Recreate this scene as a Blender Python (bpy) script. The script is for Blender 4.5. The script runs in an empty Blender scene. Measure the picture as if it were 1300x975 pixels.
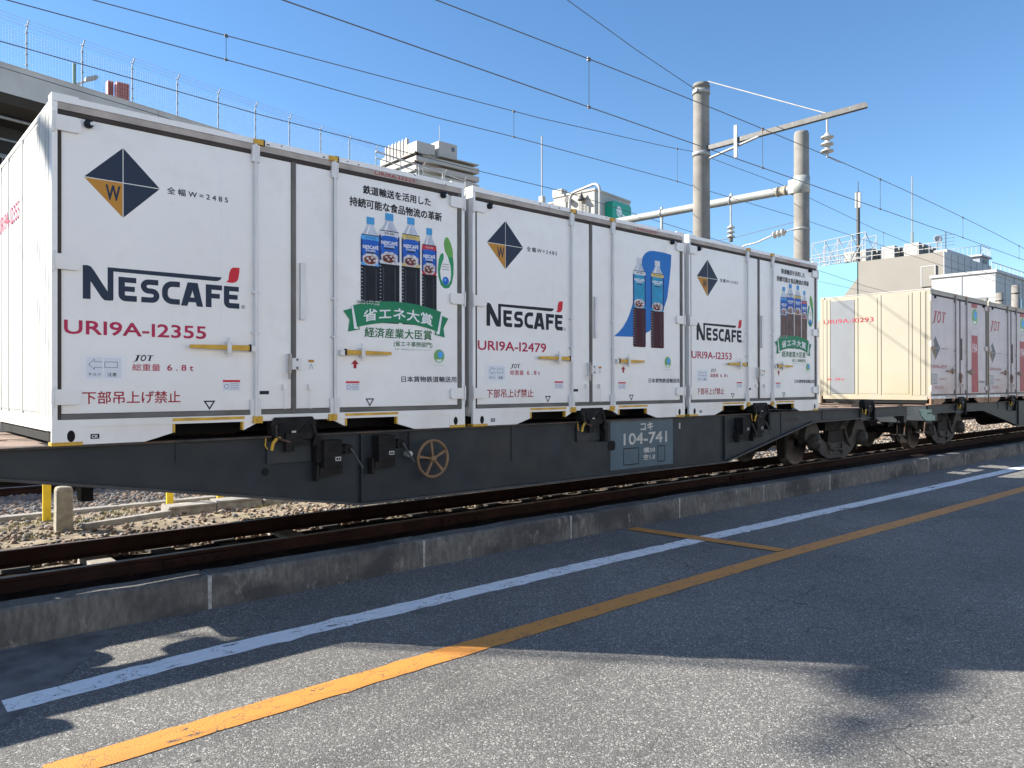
import bpy, math, random
import numpy as np
from mathutils import Vector, Matrix
R = math.radians
SC = bpy.context.scene
COL = SC.collection
random.seed(7)

# ------------------------------------------------------------------ camera, sky, sun, exposure
cam = bpy.data.cameras.new('camera')
cam.sensor_width = 36.0
cam.lens = 26.7
cam.clip_start = 0.05
cam.clip_end = 5000
camo = bpy.data.objects.new('camera', cam)
COL.objects.link(camo)
_f = Vector((0.66602708, 0.7459236, 0.00242995)); _r = Vector((0.74592743, -0.66602539, -0.00156772)); _u = _r.cross(_f)
camo.matrix_world = Matrix(((_r.x, _u.x, -_f.x, -1.15), (_r.y, _u.y, -_f.y, -6.181), (_r.z, _u.z, -_f.z, 0.421), (0, 0, 0, 1)))
SC.camera = camo

SUN_EL = R(30.6)
SUN_H = Vector((-0.651, 0.759, 0)).normalized()          # horizontal direction towards the sun
world = bpy.data.worlds.new('World'); SC.world = world
world.use_nodes = True
nt = world.node_tree
bg = nt.nodes['Background']
sky = nt.nodes.new('ShaderNodeTexSky')
sky.sky_type = 'NISHITA'
sky.sun_disc = False
sky.sun_elevation = SUN_EL
sky.sun_rotation = math.atan2(SUN_H.x, SUN_H.y)
sky.air_density = 1.0
sky.dust_density = 0.05
sky.ozone_density = 3.5
hs = nt.nodes.new('ShaderNodeHueSaturation'); hs.inputs['Saturation'].default_value = 1.13
nt.links.new(sky.outputs[0], hs.inputs['Color']); nt.links.new(hs.outputs[0], bg.inputs[0])
bg.inputs[1].default_value = 0.070

sl = bpy.data.lights.new('sun', 'SUN')
sl.energy = 4.6
sl.angle = R(0.53)
sl.color = (1.0, 0.93, 0.82)
so = bpy.data.objects.new('sun', sl); COL.objects.link(so)
sd = Vector((SUN_H.x * math.cos(SUN_EL), SUN_H.y * math.cos(SUN_EL), math.sin(SUN_EL)))
so.rotation_euler = sd.to_track_quat('Z', 'Y').to_euler()
so.location = (-20, 20, 25)

SC.view_settings.view_transform = 'Standard'
SC.view_settings.look = 'None'
SC.view_settings.exposure = 1.62
SC.view_settings.gamma = 1
SC.cycles.max_bounces = 6

# ------------------------------------------------------------------ materials
MATS = {}
def mat(name, col, rough=.6, metal=0., var=.08, scale=3., bump=0., bscale=60., dirt=None, damt=.0, dscale=1.5, low=None, spec=.5):
    """flat colour varied by noise; dirt = a second colour in noise patches; low = (colour, z0, z1, amount): grime near a height"""
    if name in MATS: return MATS[name]
    m = bpy.data.materials.new(name); m.use_nodes = True
    n = m.node_tree.nodes; l = m.node_tree.links
    b = n['Principled BSDF']
    b.inputs['Roughness'].default_value = rough
    b.inputs['Metallic'].default_value = metal
    b.inputs['Specular IOR Level'].default_value = spec
    tc = n.new('ShaderNodeTexCoord')
    nz = n.new('ShaderNodeTexNoise'); nz.inputs['Scale'].default_value = scale; nz.inputs['Detail'].default_value = 6
    l.new(tc.outputs['Object'], nz.inputs['Vector'])
    mx = n.new('ShaderNodeMix'); mx.data_type = 'RGBA'
    c = Vector(col[:3])
    mx.inputs[6].default_value = (*(c * (1 - var * 1.6)), 1)
    mx.inputs[7].default_value = (*[min(1, q) for q in c * (1 + var)], 1)
    mr = n.new('ShaderNodeMapRange'); mr.inputs[1].default_value = .3; mr.inputs[2].default_value = .7
    l.new(nz.outputs['Fac'], mr.inputs[0]); l.new(mr.outputs[0], mx.inputs[0])
    out = mx.outputs[2]
    if dirt:
        n2 = n.new('ShaderNodeTexNoise'); n2.inputs['Scale'].default_value = dscale; n2.inputs['Detail'].default_value = 9; n2.inputs['Roughness'].default_value = .65
        l.new(tc.outputs['Object'], n2.inputs['Vector'])
        r2 = n.new('ShaderNodeMapRange'); r2.inputs[1].default_value = .5; r2.inputs[2].default_value = .72; r2.inputs[4].default_value = damt
        l.new(n2.outputs['Fac'], r2.inputs[0])
        m2 = n.new('ShaderNodeMix'); m2.data_type = 'RGBA'
        l.new(r2.outputs[0], m2.inputs[0]); l.new(out, m2.inputs[6]); m2.inputs[7].default_value = (*dirt, 1)
        out = m2.outputs[2]
    if low:
        lc, z0, z1, la = low
        sp = n.new('ShaderNodeSeparateXYZ'); l.new(tc.outputs['Object'], sp.inputs[0])
        n3 = n.new('ShaderNodeTexNoise'); n3.inputs['Scale'].default_value = 2.2; n3.inputs['Detail'].default_value = 8
        mp = n.new('ShaderNodeMapping'); mp.inputs['Scale'].default_value = (.8, .8, .5)
        l.new(tc.outputs['Object'], mp.inputs[0]); l.new(mp.outputs[0], n3.inputs['Vector'])
        r3 = n.new('ShaderNodeMapRange'); r3.inputs[1].default_value = z0; r3.inputs[2].default_value = z1; r3.inputs[3].default_value = la; r3.inputs[4].default_value = 0
        l.new(sp.outputs[2], r3.inputs[0])
        r4 = n.new('ShaderNodeMapRange'); r4.inputs[1].default_value = .38; r4.inputs[2].default_value = .62
        l.new(n3.outputs['Fac'], r4.inputs[0])
        mu = n.new('ShaderNodeMath'); mu.operation = 'MULTIPLY'; l.new(r3.outputs[0], mu.inputs[0]); l.new(r4.outputs[0], mu.inputs[1])
        m3 = n.new('ShaderNodeMix'); m3.data_type = 'RGBA'
        l.new(mu.outputs[0], m3.inputs[0]); l.new(out, m3.inputs[6]); m3.inputs[7].default_value = (*lc, 1)
        out = m3.outputs[2]
    l.new(out, b.inputs['Base Color'])
    if bump > 0:
        nb = n.new('ShaderNodeTexNoise'); nb.inputs['Scale'].default_value = bscale; nb.inputs['Detail'].default_value = 5
        l.new(tc.outputs['Object'], nb.inputs['Vector'])
        bp = n.new('ShaderNodeBump'); bp.inputs['Strength'].default_value = bump; bp.inputs['Distance'].default_value = .01
        l.new(nb.outputs['Fac'], bp.inputs['Height']); l.new(bp.outputs[0], b.inputs['Normal'])
    MATS[name] = m
    return m

def streaked(name):
    """weathered concrete: vertical drip streaks, dark growth, pale scrapes"""
    m = bpy.data.materials.new(name); m.use_nodes = True
    n = m.node_tree.nodes; l = m.node_tree.links; b = n['Principled BSDF']; b.inputs['Roughness'].default_value = .92
    geo = n.new('ShaderNodeNewGeometry')
    def noise(scale, vec, det=8, ro=.6):
        mp = n.new('ShaderNodeMapping'); mp.inputs['Scale'].default_value = vec; l.new(geo.outputs['Position'], mp.inputs[0])
        q = n.new('ShaderNodeTexNoise'); q.inputs['Scale'].default_value = scale; q.inputs['Detail'].default_value = det; q.inputs['Roughness'].default_value = ro
        l.new(mp.outputs[0], q.inputs['Vector']); return q.outputs['Fac']
    def ramp(f, a, c):
        r = n.new('ShaderNodeMapRange'); r.inputs[1].default_value = a; r.inputs[2].default_value = c; l.new(f, r.inputs[0]); return r.outputs[0]
    def mix(fac, a, c):
        x = n.new('ShaderNodeMix'); x.data_type = 'RGBA'; l.new(fac, x.inputs[0])
        for i_, q in ((6, a), (7, c)):
            if isinstance(q, tuple): x.inputs[i_].default_value = (*q, 1)
            else: l.new(q, x.inputs[i_])
        return x.outputs[2]
    base = mix(ramp(noise(30, (1, 1, .30)), .35, .7), (.085, .083, .08), (.17, .165, .155))
    base = mix(ramp(noise(1.4, (1, 1, 1.6)), .44, .60), base, (.05, .05, .053))
    base = mix(ramp(noise(4.1, (1.2, 1, .6), 12, .75), .56, .68), base, (.27, .255, .23))
    l.new(base, b.inputs['Base Color'])
    bp = n.new('ShaderNodeBump'); bp.inputs['Strength'].default_value = .7; bp.inputs['Distance'].default_value = .008
    l.new(noise(60, (1, 1, .7), 6, .7), bp.inputs['Height']); l.new(bp.outputs[0], b.inputs['Normal'])
    return m
def asphalt():
    m = bpy.data.materials.new('asphalt'); m.use_nodes = True
    n = m.node_tree.nodes; l = m.node_tree.links; b = n['Principled BSDF']
    b.inputs['Roughness'].default_value = .85
    tc = n.new('ShaderNodeTexCoord')
    v = n.new('ShaderNodeTexVoronoi'); v.inputs['Scale'].default_value = 125
    v2 = n.new('ShaderNodeTexVoronoi'); v2.inputs['Scale'].default_value = 270
    for q in (v, v2): l.new(tc.outputs['Object'], q.inputs['Vector'])
    sp = n.new('ShaderNodeSeparateColor'); l.new(v.outputs['Color'], sp.inputs[0])
    sp2 = n.new('ShaderNodeSeparateColor'); l.new(v2.outputs['Color'], sp2.inputs[0])
    rp = n.new('ShaderNodeValToRGB')
    e = rp.color_ramp.elements
    e[0].position = 0; e[0].color = (.062, .06, .058, 1); e[1].position = 1; e[1].color = (.74, .72, .67, 1)
    for p, c in ((.35, (.108, .107, .104)), (.68, (.170, .167, .160)), (.88, (.31, .30, .28))):
        q = e.new(p); q.color = (*c, 1)
    l.new(sp.outputs[0], rp.inputs[0])
    rp2 = n.new('ShaderNodeValToRGB'); e = rp2.color_ramp.elements
    e[0].color = (.06, .058, .055, 1); e[1].color = (.36, .35, .33, 1); q = e.new(.6); q.color = (.135, .133, .128, 1)
    l.new(sp2.outputs[1], rp2.inputs[0])
    mx = n.new('ShaderNodeMix'); mx.data_type = 'RGBA'; mx.inputs[0].default_value = .45
    l.new(rp.outputs[0], mx.inputs[6]); l.new(rp2.outputs[0], mx.inputs[7])
    # large worn patches
    nz = n.new('ShaderNodeTexNoise'); nz.inputs['Scale'].default_value = .55; nz.inputs['Detail'].default_value = 7; nz.inputs['Roughness'].default_value = .6
    l.new(tc.outputs['Object'], nz.inputs['Vector'])
    mr = n.new('ShaderNodeMapRange'); mr.inputs[1].default_value = .3; mr.inputs[2].default_value = .7; mr.inputs[3].default_value = .72; mr.inputs[4].default_value = 1.10
    l.new(nz.outputs['Fac'], mr.inputs[0])
    ml = n.new('ShaderNodeMix'); ml.data_type = 'RGBA'; ml.blend_type = 'MULTIPLY'; ml.inputs[0].default_value = 1
    l.new(mx.outputs[2], ml.inputs[6]); l.new(mr.outputs[0], ml.inputs[7])
    # small dark spots (gum, oil)
    v3 = n.new('ShaderNodeTexVoronoi'); v3.inputs['Scale'].default_value = 1.7; v3.inputs['Randomness'].default_value = 1
    l.new(tc.outputs['Object'], v3.inputs['Vector'])
    r3 = n.new('ShaderNodeMapRange'); r3.inputs[1].default_value = .018; r3.inputs[2].default_value = .03; r3.inputs[3].default_value = .25; r3.inputs[4].default_value = 1
    l.new(v3.outputs['Distance'], r3.inputs[0])
    m4 = n.new('ShaderNodeMix'); m4.data_type = 'RGBA'; m4.blend_type = 'MULTIPLY'; m4.inputs[0].default_value = 1
    l.new(ml.outputs[2], m4.inputs[6]); l.new(r3.outputs[0], m4.inputs[7])
    dn = n.new('ShaderNodeTexNoise'); dn.inputs['Scale'].default_value = 2.2; dn.inputs['Detail'].default_value = 6
    l.new(tc.outputs['Object'], dn.inputs['Vector'])
    va = n.new('ShaderNodeVectorMath'); va.operation = 'MULTIPLY_ADD'; va.inputs[1].default_value = (.7, .7, .7)
    l.new(dn.outputs['Color'], va.inputs[0]); l.new(tc.outputs['Object'], va.inputs[2])
    ve = n.new('ShaderNodeTexVoronoi'); ve.feature = 'DISTANCE_TO_EDGE'; ve.inputs['Scale'].default_value = .75; l.new(va.outputs[0], ve.inputs['Vector'])
    rc = n.new('ShaderNodeMapRange'); rc.inputs[1].default_value = .001; rc.inputs[2].default_value = .006; rc.inputs[3].default_value = .35; rc.inputs[4].default_value = 1; l.new(ve.outputs['Distance'], rc.inputs[0])
    mk = n.new('ShaderNodeTexNoise'); mk.inputs['Scale'].default_value = .45; mk.inputs['Detail'].default_value = 3; l.new(tc.outputs['Object'], mk.inputs['Vector'])
    rm = n.new('ShaderNodeMapRange'); rm.inputs[1].default_value = .50; rm.inputs[2].default_value = .56; l.new(mk.outputs['Fac'], rm.inputs[0])
    m5 = n.new('ShaderNodeMix'); m5.data_type = 'RGBA'; m5.blend_type = 'MULTIPLY'; l.new(rm.outputs[0], m5.inputs[0]); l.new(m4.outputs[2], m5.inputs[6]); l.new(rc.outputs[0], m5.inputs[7])
    st = n.new('ShaderNodeTexNoise'); st.inputs['Scale'].default_value = 1.6; st.inputs['Detail'].default_value = 9; st.inputs['Roughness'].default_value = .7; l.new(tc.outputs['Object'], st.inputs['Vector'])
    rs_ = n.new('ShaderNodeMapRange'); rs_.inputs[1].default_value = .55; rs_.inputs[2].default_value = .72; rs_.inputs[3].default_value = 1; rs_.inputs[4].default_value = .66; l.new(st.outputs['Fac'], rs_.inputs[0])
    m6 = n.new('ShaderNodeMix'); m6.data_type = 'RGBA'; m6.blend_type = 'MULTIPLY'; m6.inputs[0].default_value = 1; l.new(m5.outputs[2], m6.inputs[6]); l.new(rs_.outputs[0], m6.inputs[7])
    l.new(m6.outputs[2], b.inputs['Base Color'])
    ad = n.new('ShaderNodeMath'); ad.operation = 'ADD'
    l.new(v.outputs['Distance'], ad.inputs[0]); l.new(v2.outputs['Distance'], ad.inputs[1])
    bp = n.new('ShaderNodeBump'); bp.inputs['Strength'].default_value = .7; bp.inputs['Distance'].default_value = .005; bp.invert = True
    l.new(ad.outputs[0], bp.inputs['Height']); l.new(bp.outputs[0], b.inputs['Normal'])
    return m

def road_paint(name, col, wear):
    """paint on asphalt, cracked and worn through to the stone in noise patches"""
    m = bpy.data.materials.new(name); m.use_nodes = True
    n = m.node_tree.nodes; l = m.node_tree.links; b = n['Principled BSDF']
    b.inputs['Roughness'].default_value = .6
    tc = n.new('ShaderNodeTexCoord')
    nz = n.new('ShaderNodeTexNoise'); nz.inputs['Scale'].default_value = 5; nz.inputs['Detail'].default_value = 8; nz.inputs['Roughness'].default_value = .75
    mp = n.new('ShaderNodeMapping'); mp.inputs['Scale'].default_value = (.45, 1.6, 1)
    l.new(tc.outputs['Object'], mp.inputs[0]); l.new(mp.outputs[0], nz.inputs['Vector'])
    mr = n.new('ShaderNodeMapRange'); mr.inputs[1].default_value = wear; mr.inputs[2].default_value = wear + .03
    l.new(nz.outputs['Fac'], mr.inputs[0])
    # cracks
    dn = n.new('ShaderNodeTexNoise'); dn.inputs['Scale'].default_value = 4; dn.inputs['Detail'].default_value = 4
    l.new(tc.outputs['Object'], dn.inputs['Vector'])
    va = n.new('ShaderNodeVectorMath'); va.operation = 'ADD'
    l.new(tc.outputs['Object'], va.inputs[0]); l.new(dn.outputs['Color'], va.inputs[1])
    v = n.new('ShaderNodeTexVoronoi'); v.feature = 'DISTANCE_TO_EDGE'; v.inputs['Scale'].default_value = 2.3
    l.new(va.outputs[0], v.inputs['Vector'])
    cr = n.new('ShaderNodeMapRange'); cr.inputs[1].default_value = .004; cr.inputs[2].default_value = .010; cr.inputs[3].default_value = 1; cr.inputs[4].default_value = 0
    l.new(v.outputs['Distance'], cr.inputs[0])
    mxm = n.new('ShaderNodeMath'); mxm.operation = 'MAXIMUM'; l.new(mr.outputs[0], mxm.inputs[0]); l.new(cr.outputs[0], mxm.inputs[1])
    n2 = n.new('ShaderNodeTexNoise'); n2.inputs['Scale'].default_value = 14; n2.inputs['Detail'].default_value = 5
    l.new(tc.outputs['Object'], n2.inputs['Vector'])
    c1 = n.new('ShaderNodeMix'); c1.data_type = 'RGBA'
    c = Vector(col); c1.inputs[6].default_value = (*(c * .82), 1); c1.inputs[7].default_value = (*(c * 1.05), 1)
    l.new(n2.outputs['Fac'], c1.inputs[0])
    c2 = n.new('ShaderNodeMix'); c2.data_type = 'RGBA'; c2.inputs[7].default_value = (.07, .068, .065, 1)
    l.new(mxm.outputs[0], c2.inputs[0]); l.new(c1.outputs[2], c2.inputs[6]); l.new(c2.outputs[2], b.inputs['Base Color'])
    bp = n.new('ShaderNodeBump'); bp.inputs['Strength'].default_value = .4; bp.inputs['Distance'].default_value = .004
    vv = n.new('ShaderNodeTexVoronoi'); vv.inputs['Scale'].default_value = 110; l.new(tc.outputs['Object'], vv.inputs['Vector'])
    l.new(vv.outputs['Distance'], bp.inputs['Height']); l.new(bp.outputs[0], b.inputs['Normal'])
    return m

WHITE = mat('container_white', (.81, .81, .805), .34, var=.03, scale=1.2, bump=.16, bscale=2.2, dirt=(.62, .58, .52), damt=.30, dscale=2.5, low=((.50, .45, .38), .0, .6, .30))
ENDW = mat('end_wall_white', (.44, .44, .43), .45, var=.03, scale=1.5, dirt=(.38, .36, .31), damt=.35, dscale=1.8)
GASK = mat('door_gasket', (.15, .145, .135), .7, var=.15, spec=.18)
GASKD = mat('gasket_dark', (.06, .05, .045), .7, var=.15, spec=.18)
TAN = mat('gutter_tan', (.42, .37, .33), .6, var=.15, scale=6)
YEL = mat('yellow_paint', (.62, .36, .03), .5, var=.12, scale=8, dirt=(.2, .12, .04), damt=.5, dscale=9)
RODG = mat('rod_grey', (.70, .70, .70), .4, var=.06)
BLACK = mat('black_void', (.012, .012, .013), .8, var=0, spec=.18)
BLKP = mat('black_print', (.018, .022, .03), .5, var=0, spec=.18)
NAVY = mat('navy_print', (.025, .04, .07), .5, var=0, spec=.18)
AMBER = mat('amber_print', (.50, .24, .045), .5, var=0, spec=.18)
REDT = mat('crimson_print', (.46, .035, .10), .5, var=0.1, scale=8, spec=.18)
REDD = mat('dark_red_print', (.36, .02, .045), .5, var=0.1, scale=8, spec=.18)
LOGOR = mat('logo_red', (.60, .03, .05), .5, var=0, spec=.18)
GREENR = mat('ribbon_green', (.02, .22, .11), .5, var=.04, spec=.18)
GREENT = mat('text_green', (.03, .16, .08), .5, var=0, spec=.18)
LGREEN = mat('light_green', (.16, .42, .10), .5, var=.1, scale=5, spec=.18)
MGREEN = mat('mid_green', (.03, .30, .14), .5, var=.1, scale=5, spec=.18)
PRW = mat('print_white', (.78, .80, .82), .5, var=0)
STK = mat('sticker_white', (.66, .70, .78), .4, var=.02)
CAPB = mat('cap_blue', (.07, .34, .68), .5, var=.05, spec=.18)
LBLUE = mat('label_blue', (.02, .12, .52), .5, var=.1, scale=12, spec=.18)
LSKY = mat('label_sky', (.10, .38, .78), .5, var=.1, scale=9, spec=.18)
SWOOSH = mat('swoosh_blue', (.02, .17, .52), .5, var=.08, scale=1.5, spec=.18)
LTEAL = mat('label_teal', (.03, .30, .52), .5, var=.12, scale=9, spec=.18)
GOLD = mat('label_gold', (.62, .50, .20), .5, var=.05, spec=.18)
LRED = mat('label_red', (.50, .04, .07), .5, var=.05, spec=.18)
SILV = mat('label_silver', (.62, .64, .70), .5, var=.05, spec=.18)
PET = mat('clear_bottle_print', (.50, .56, .66), .5, var=.12, scale=14, spec=.18)
COFFEE = mat('coffee_print', (.012, .016, .024), .5, var=.2, scale=9, spec=.18)
COFFEER = mat('coffee_red_print', (.055, .006, .018), .5, var=.2, scale=9, spec=.18)
COFFEEF = mat('faded_coffee_print', (.14, .085, .075), .5, var=.25, scale=7, spec=.18)
BEANS = mat('beans_print', (.20, .05, .03), .5, var=.5, scale=45, spec=.18)
ICE = mat('ice_print', (.60, .58, .62), .5, var=.3, scale=40, spec=.18)
TINY = mat('tiny_print', (.22, .25, .30), .5, var=0, spec=.18)
BOTD = mat('label_edge_print', (.02, .055, .22), .5, var=.3, scale=20, spec=.18)
TREEG = mat('eco_green', (.18, .42, .12), .5, var=.1, spec=.18)
WAGON = mat('wagon_paint', (.031, .038, .045), .5, var=.18, scale=2.2, bump=.12, bscale=12, dirt=(.052, .050, .045), damt=.7, dscale=1.3, spec=.18)
WAGON2 = mat('wagon_edge', (.07, .06, .055), .7, var=.3, scale=7, dirt=(.17, .075, .035), damt=.85, dscale=2.2, spec=.18)
DECK = mat('rusty_deck', (.22, .15, .115), .85, var=.25, scale=3, bump=.3, bscale=30, dirt=(.30, .25, .2), damt=.6, dscale=4)
DARKM = mat('grimy_steel', (.016, .015, .015), .7, var=.3, scale=9, bump=.25, bscale=35, dirt=(.035, .028, .024), damt=.5, dscale=5, spec=.18)
BOGIE = mat('bogie_cast', (.040, .037, .034), .75, var=.3, scale=6, bump=.3, bscale=30, dirt=(.07, .055, .045), damt=.6, dscale=4)
TYRE = mat('wheel_steel', (.10, .085, .08), .55, .4, var=.2, scale=6)
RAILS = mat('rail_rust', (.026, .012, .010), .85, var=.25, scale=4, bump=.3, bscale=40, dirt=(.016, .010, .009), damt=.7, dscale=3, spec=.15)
RAILT = mat('rail_head', (.16, .12, .10), .45, .4, var=.15, scale=8)
BRONZE = mat('handwheel_paint', (.20, .115, .055), .55, var=.2, scale=9, dirt=(.10, .07, .05), damt=.5, dscale=6)
PLATE = mat('plate_blue', (.055, .10, .135), .5, var=.12, scale=3)
DIRTYW = mat('stencil_white', (.50, .50, .47), .6, var=.15, scale=14)
CONC = streaked('kerb_concrete')
CONCJ = mat('kerb_joint', (.36, .36, .36), .9, var=.3, scale=18)
SLEEP = mat('sleeper_concrete', (.30, .28, .25), .9, var=.2, scale=8, bump=.4, bscale=60)
POST = mat('post_concrete', (.30, .27, .21), .9, var=.2, scale=14, bump=.5, bscale=80, dirt=(.2, .2, .1), damt=.5, dscale=12)
POLE = mat('pole_concrete', (.205, .195, .178), .85, var=.16, scale=2.2, bump=.25, bscale=25, dirt=(.15, .135, .12), damt=.6, dscale=1.2)
GALV = mat('galvanised', (.30, .31, .31), .5, .2, var=.15, scale=5)
GALVD = mat('galvanised_dark', (.07, .07, .07), .5, .2, var=.2, scale=7)
PIPEG = mat('beam_paint', (.30, .32, .31), .5, var=.08, scale=2, dirt=(.3, .3, .27), damt=.3)
RUST = mat('rust', (.28, .10, .04), .8, var=.35, scale=12)
PORC = mat('porcelain', (.42, .41, .39), .25, var=.1, scale=6)
WIRE = mat('wire', (.085, .078, .075), .5, var=0)
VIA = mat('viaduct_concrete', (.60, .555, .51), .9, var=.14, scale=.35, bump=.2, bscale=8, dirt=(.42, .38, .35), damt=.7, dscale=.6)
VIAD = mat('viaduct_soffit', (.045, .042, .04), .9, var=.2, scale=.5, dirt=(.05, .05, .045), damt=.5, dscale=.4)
BWHITE = mat('tower_white', (.46, .45, .43), .8, var=.04, scale=.05)
BSHADE = mat('tower_grey', (.30, .30, .30), .8, var=.05, scale=.1)
BGREY = mat('tower_glass', (.09, .11, .14), .2, var=.2, scale=.3)
BCREAM = mat('station_cream', (.44, .42, .39), .8, var=.04, scale=.1, dirt=(.36, .33, .29), damt=.3, dscale=.2)
SIGNG = mat('sign_green', (.0, .34, .22), .4, var=.03)
BEIGE = mat('building_beige', (.225, .212, .19), .85, var=.05, scale=.3, bump=.2, bscale=6)
SKYB = mat('building_sky_blue', (.15, .34, .42), .8, var=.03, scale=.3)
PWHITE = mat('panel_white', (.36, .365, .37), .6, var=.04, scale=.3)
PGREY = mat('panel_grey', (.24, .27, .31), .6, var=.05, scale=.3)
ACW = mat('ac_case', (.33, .33, .31), .5, var=.06)
ACD = mat('ac_fan_dark', (.05, .06, .06), .5, var=.2)
PINK = mat('tower_pink', (.72, .32, .32), .8, var=.05)
TRED = mat('tower_red', (.26, .05, .05), .8, var=.1)
WINB = mat('window_blue', (.05, .14, .28), .15, var=.2)
GRAV = mat('gravel_bed', (.20, .165, .13), .95, var=.4, scale=14, bump=.9, bscale=38, dirt=(.10, .085, .07), damt=.8, dscale=7)
STONES = [mat('stone_grey', (.13, .125, .125), .9, var=.3, scale=4), mat('stone_brown', (.22, .155, .11), .9, var=.3, scale=4), mat('stone_pale', (.30, .26, .21), .9, var=.25, scale=4)]
SAND = mat('sandy_soil', (.26, .205, .14), .95, var=.35, scale=5, bump=.8, bscale=45, dirt=(.17, .155, .07), damt=.8, dscale=4)
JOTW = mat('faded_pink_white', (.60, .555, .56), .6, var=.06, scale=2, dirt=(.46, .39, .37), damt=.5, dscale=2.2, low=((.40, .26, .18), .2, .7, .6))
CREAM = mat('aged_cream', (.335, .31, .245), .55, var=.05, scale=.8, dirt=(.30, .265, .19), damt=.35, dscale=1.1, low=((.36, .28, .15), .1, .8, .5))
CGREY = mat('stripe_grey', (.17, .185, .205), .6, var=.05, scale=3)
JRED = mat('faded_red', (.40, .075, .085), .6, var=.12, scale=5)
STEELG = mat('dirty_rod_steel', (.24, .23, .22), .5, .3, var=.2, scale=7)
RUSTB = mat('rusty_skirt', (.36, .22, .14), .8, var=.2, scale=6, dirt=(.2, .12, .08), damt=.6, dscale=5)
EDGEP = mat('pale_steel_band', (.46, .48, .56), .35, .3, var=.25, scale=4)
GRNST = mat('step_plate_green', (.22, .32, .28), .6, var=.1)
BARK = mat('bark', (.09, .065, .045), .9, var=.3, scale=12)
LEAF = mat('leaf_green', (.05, .085, .03), .6, var=.3, scale=3)
WEED = mat('weed_green', (.22, .20, .06), .7, var=.3, scale=8)
ASPH = asphalt()
WLINE = road_paint('white_road_paint', (.84, .85, .86), .595)
YLINE = road_paint('orange_road_paint', (.60, .25, .05), .64)

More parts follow.
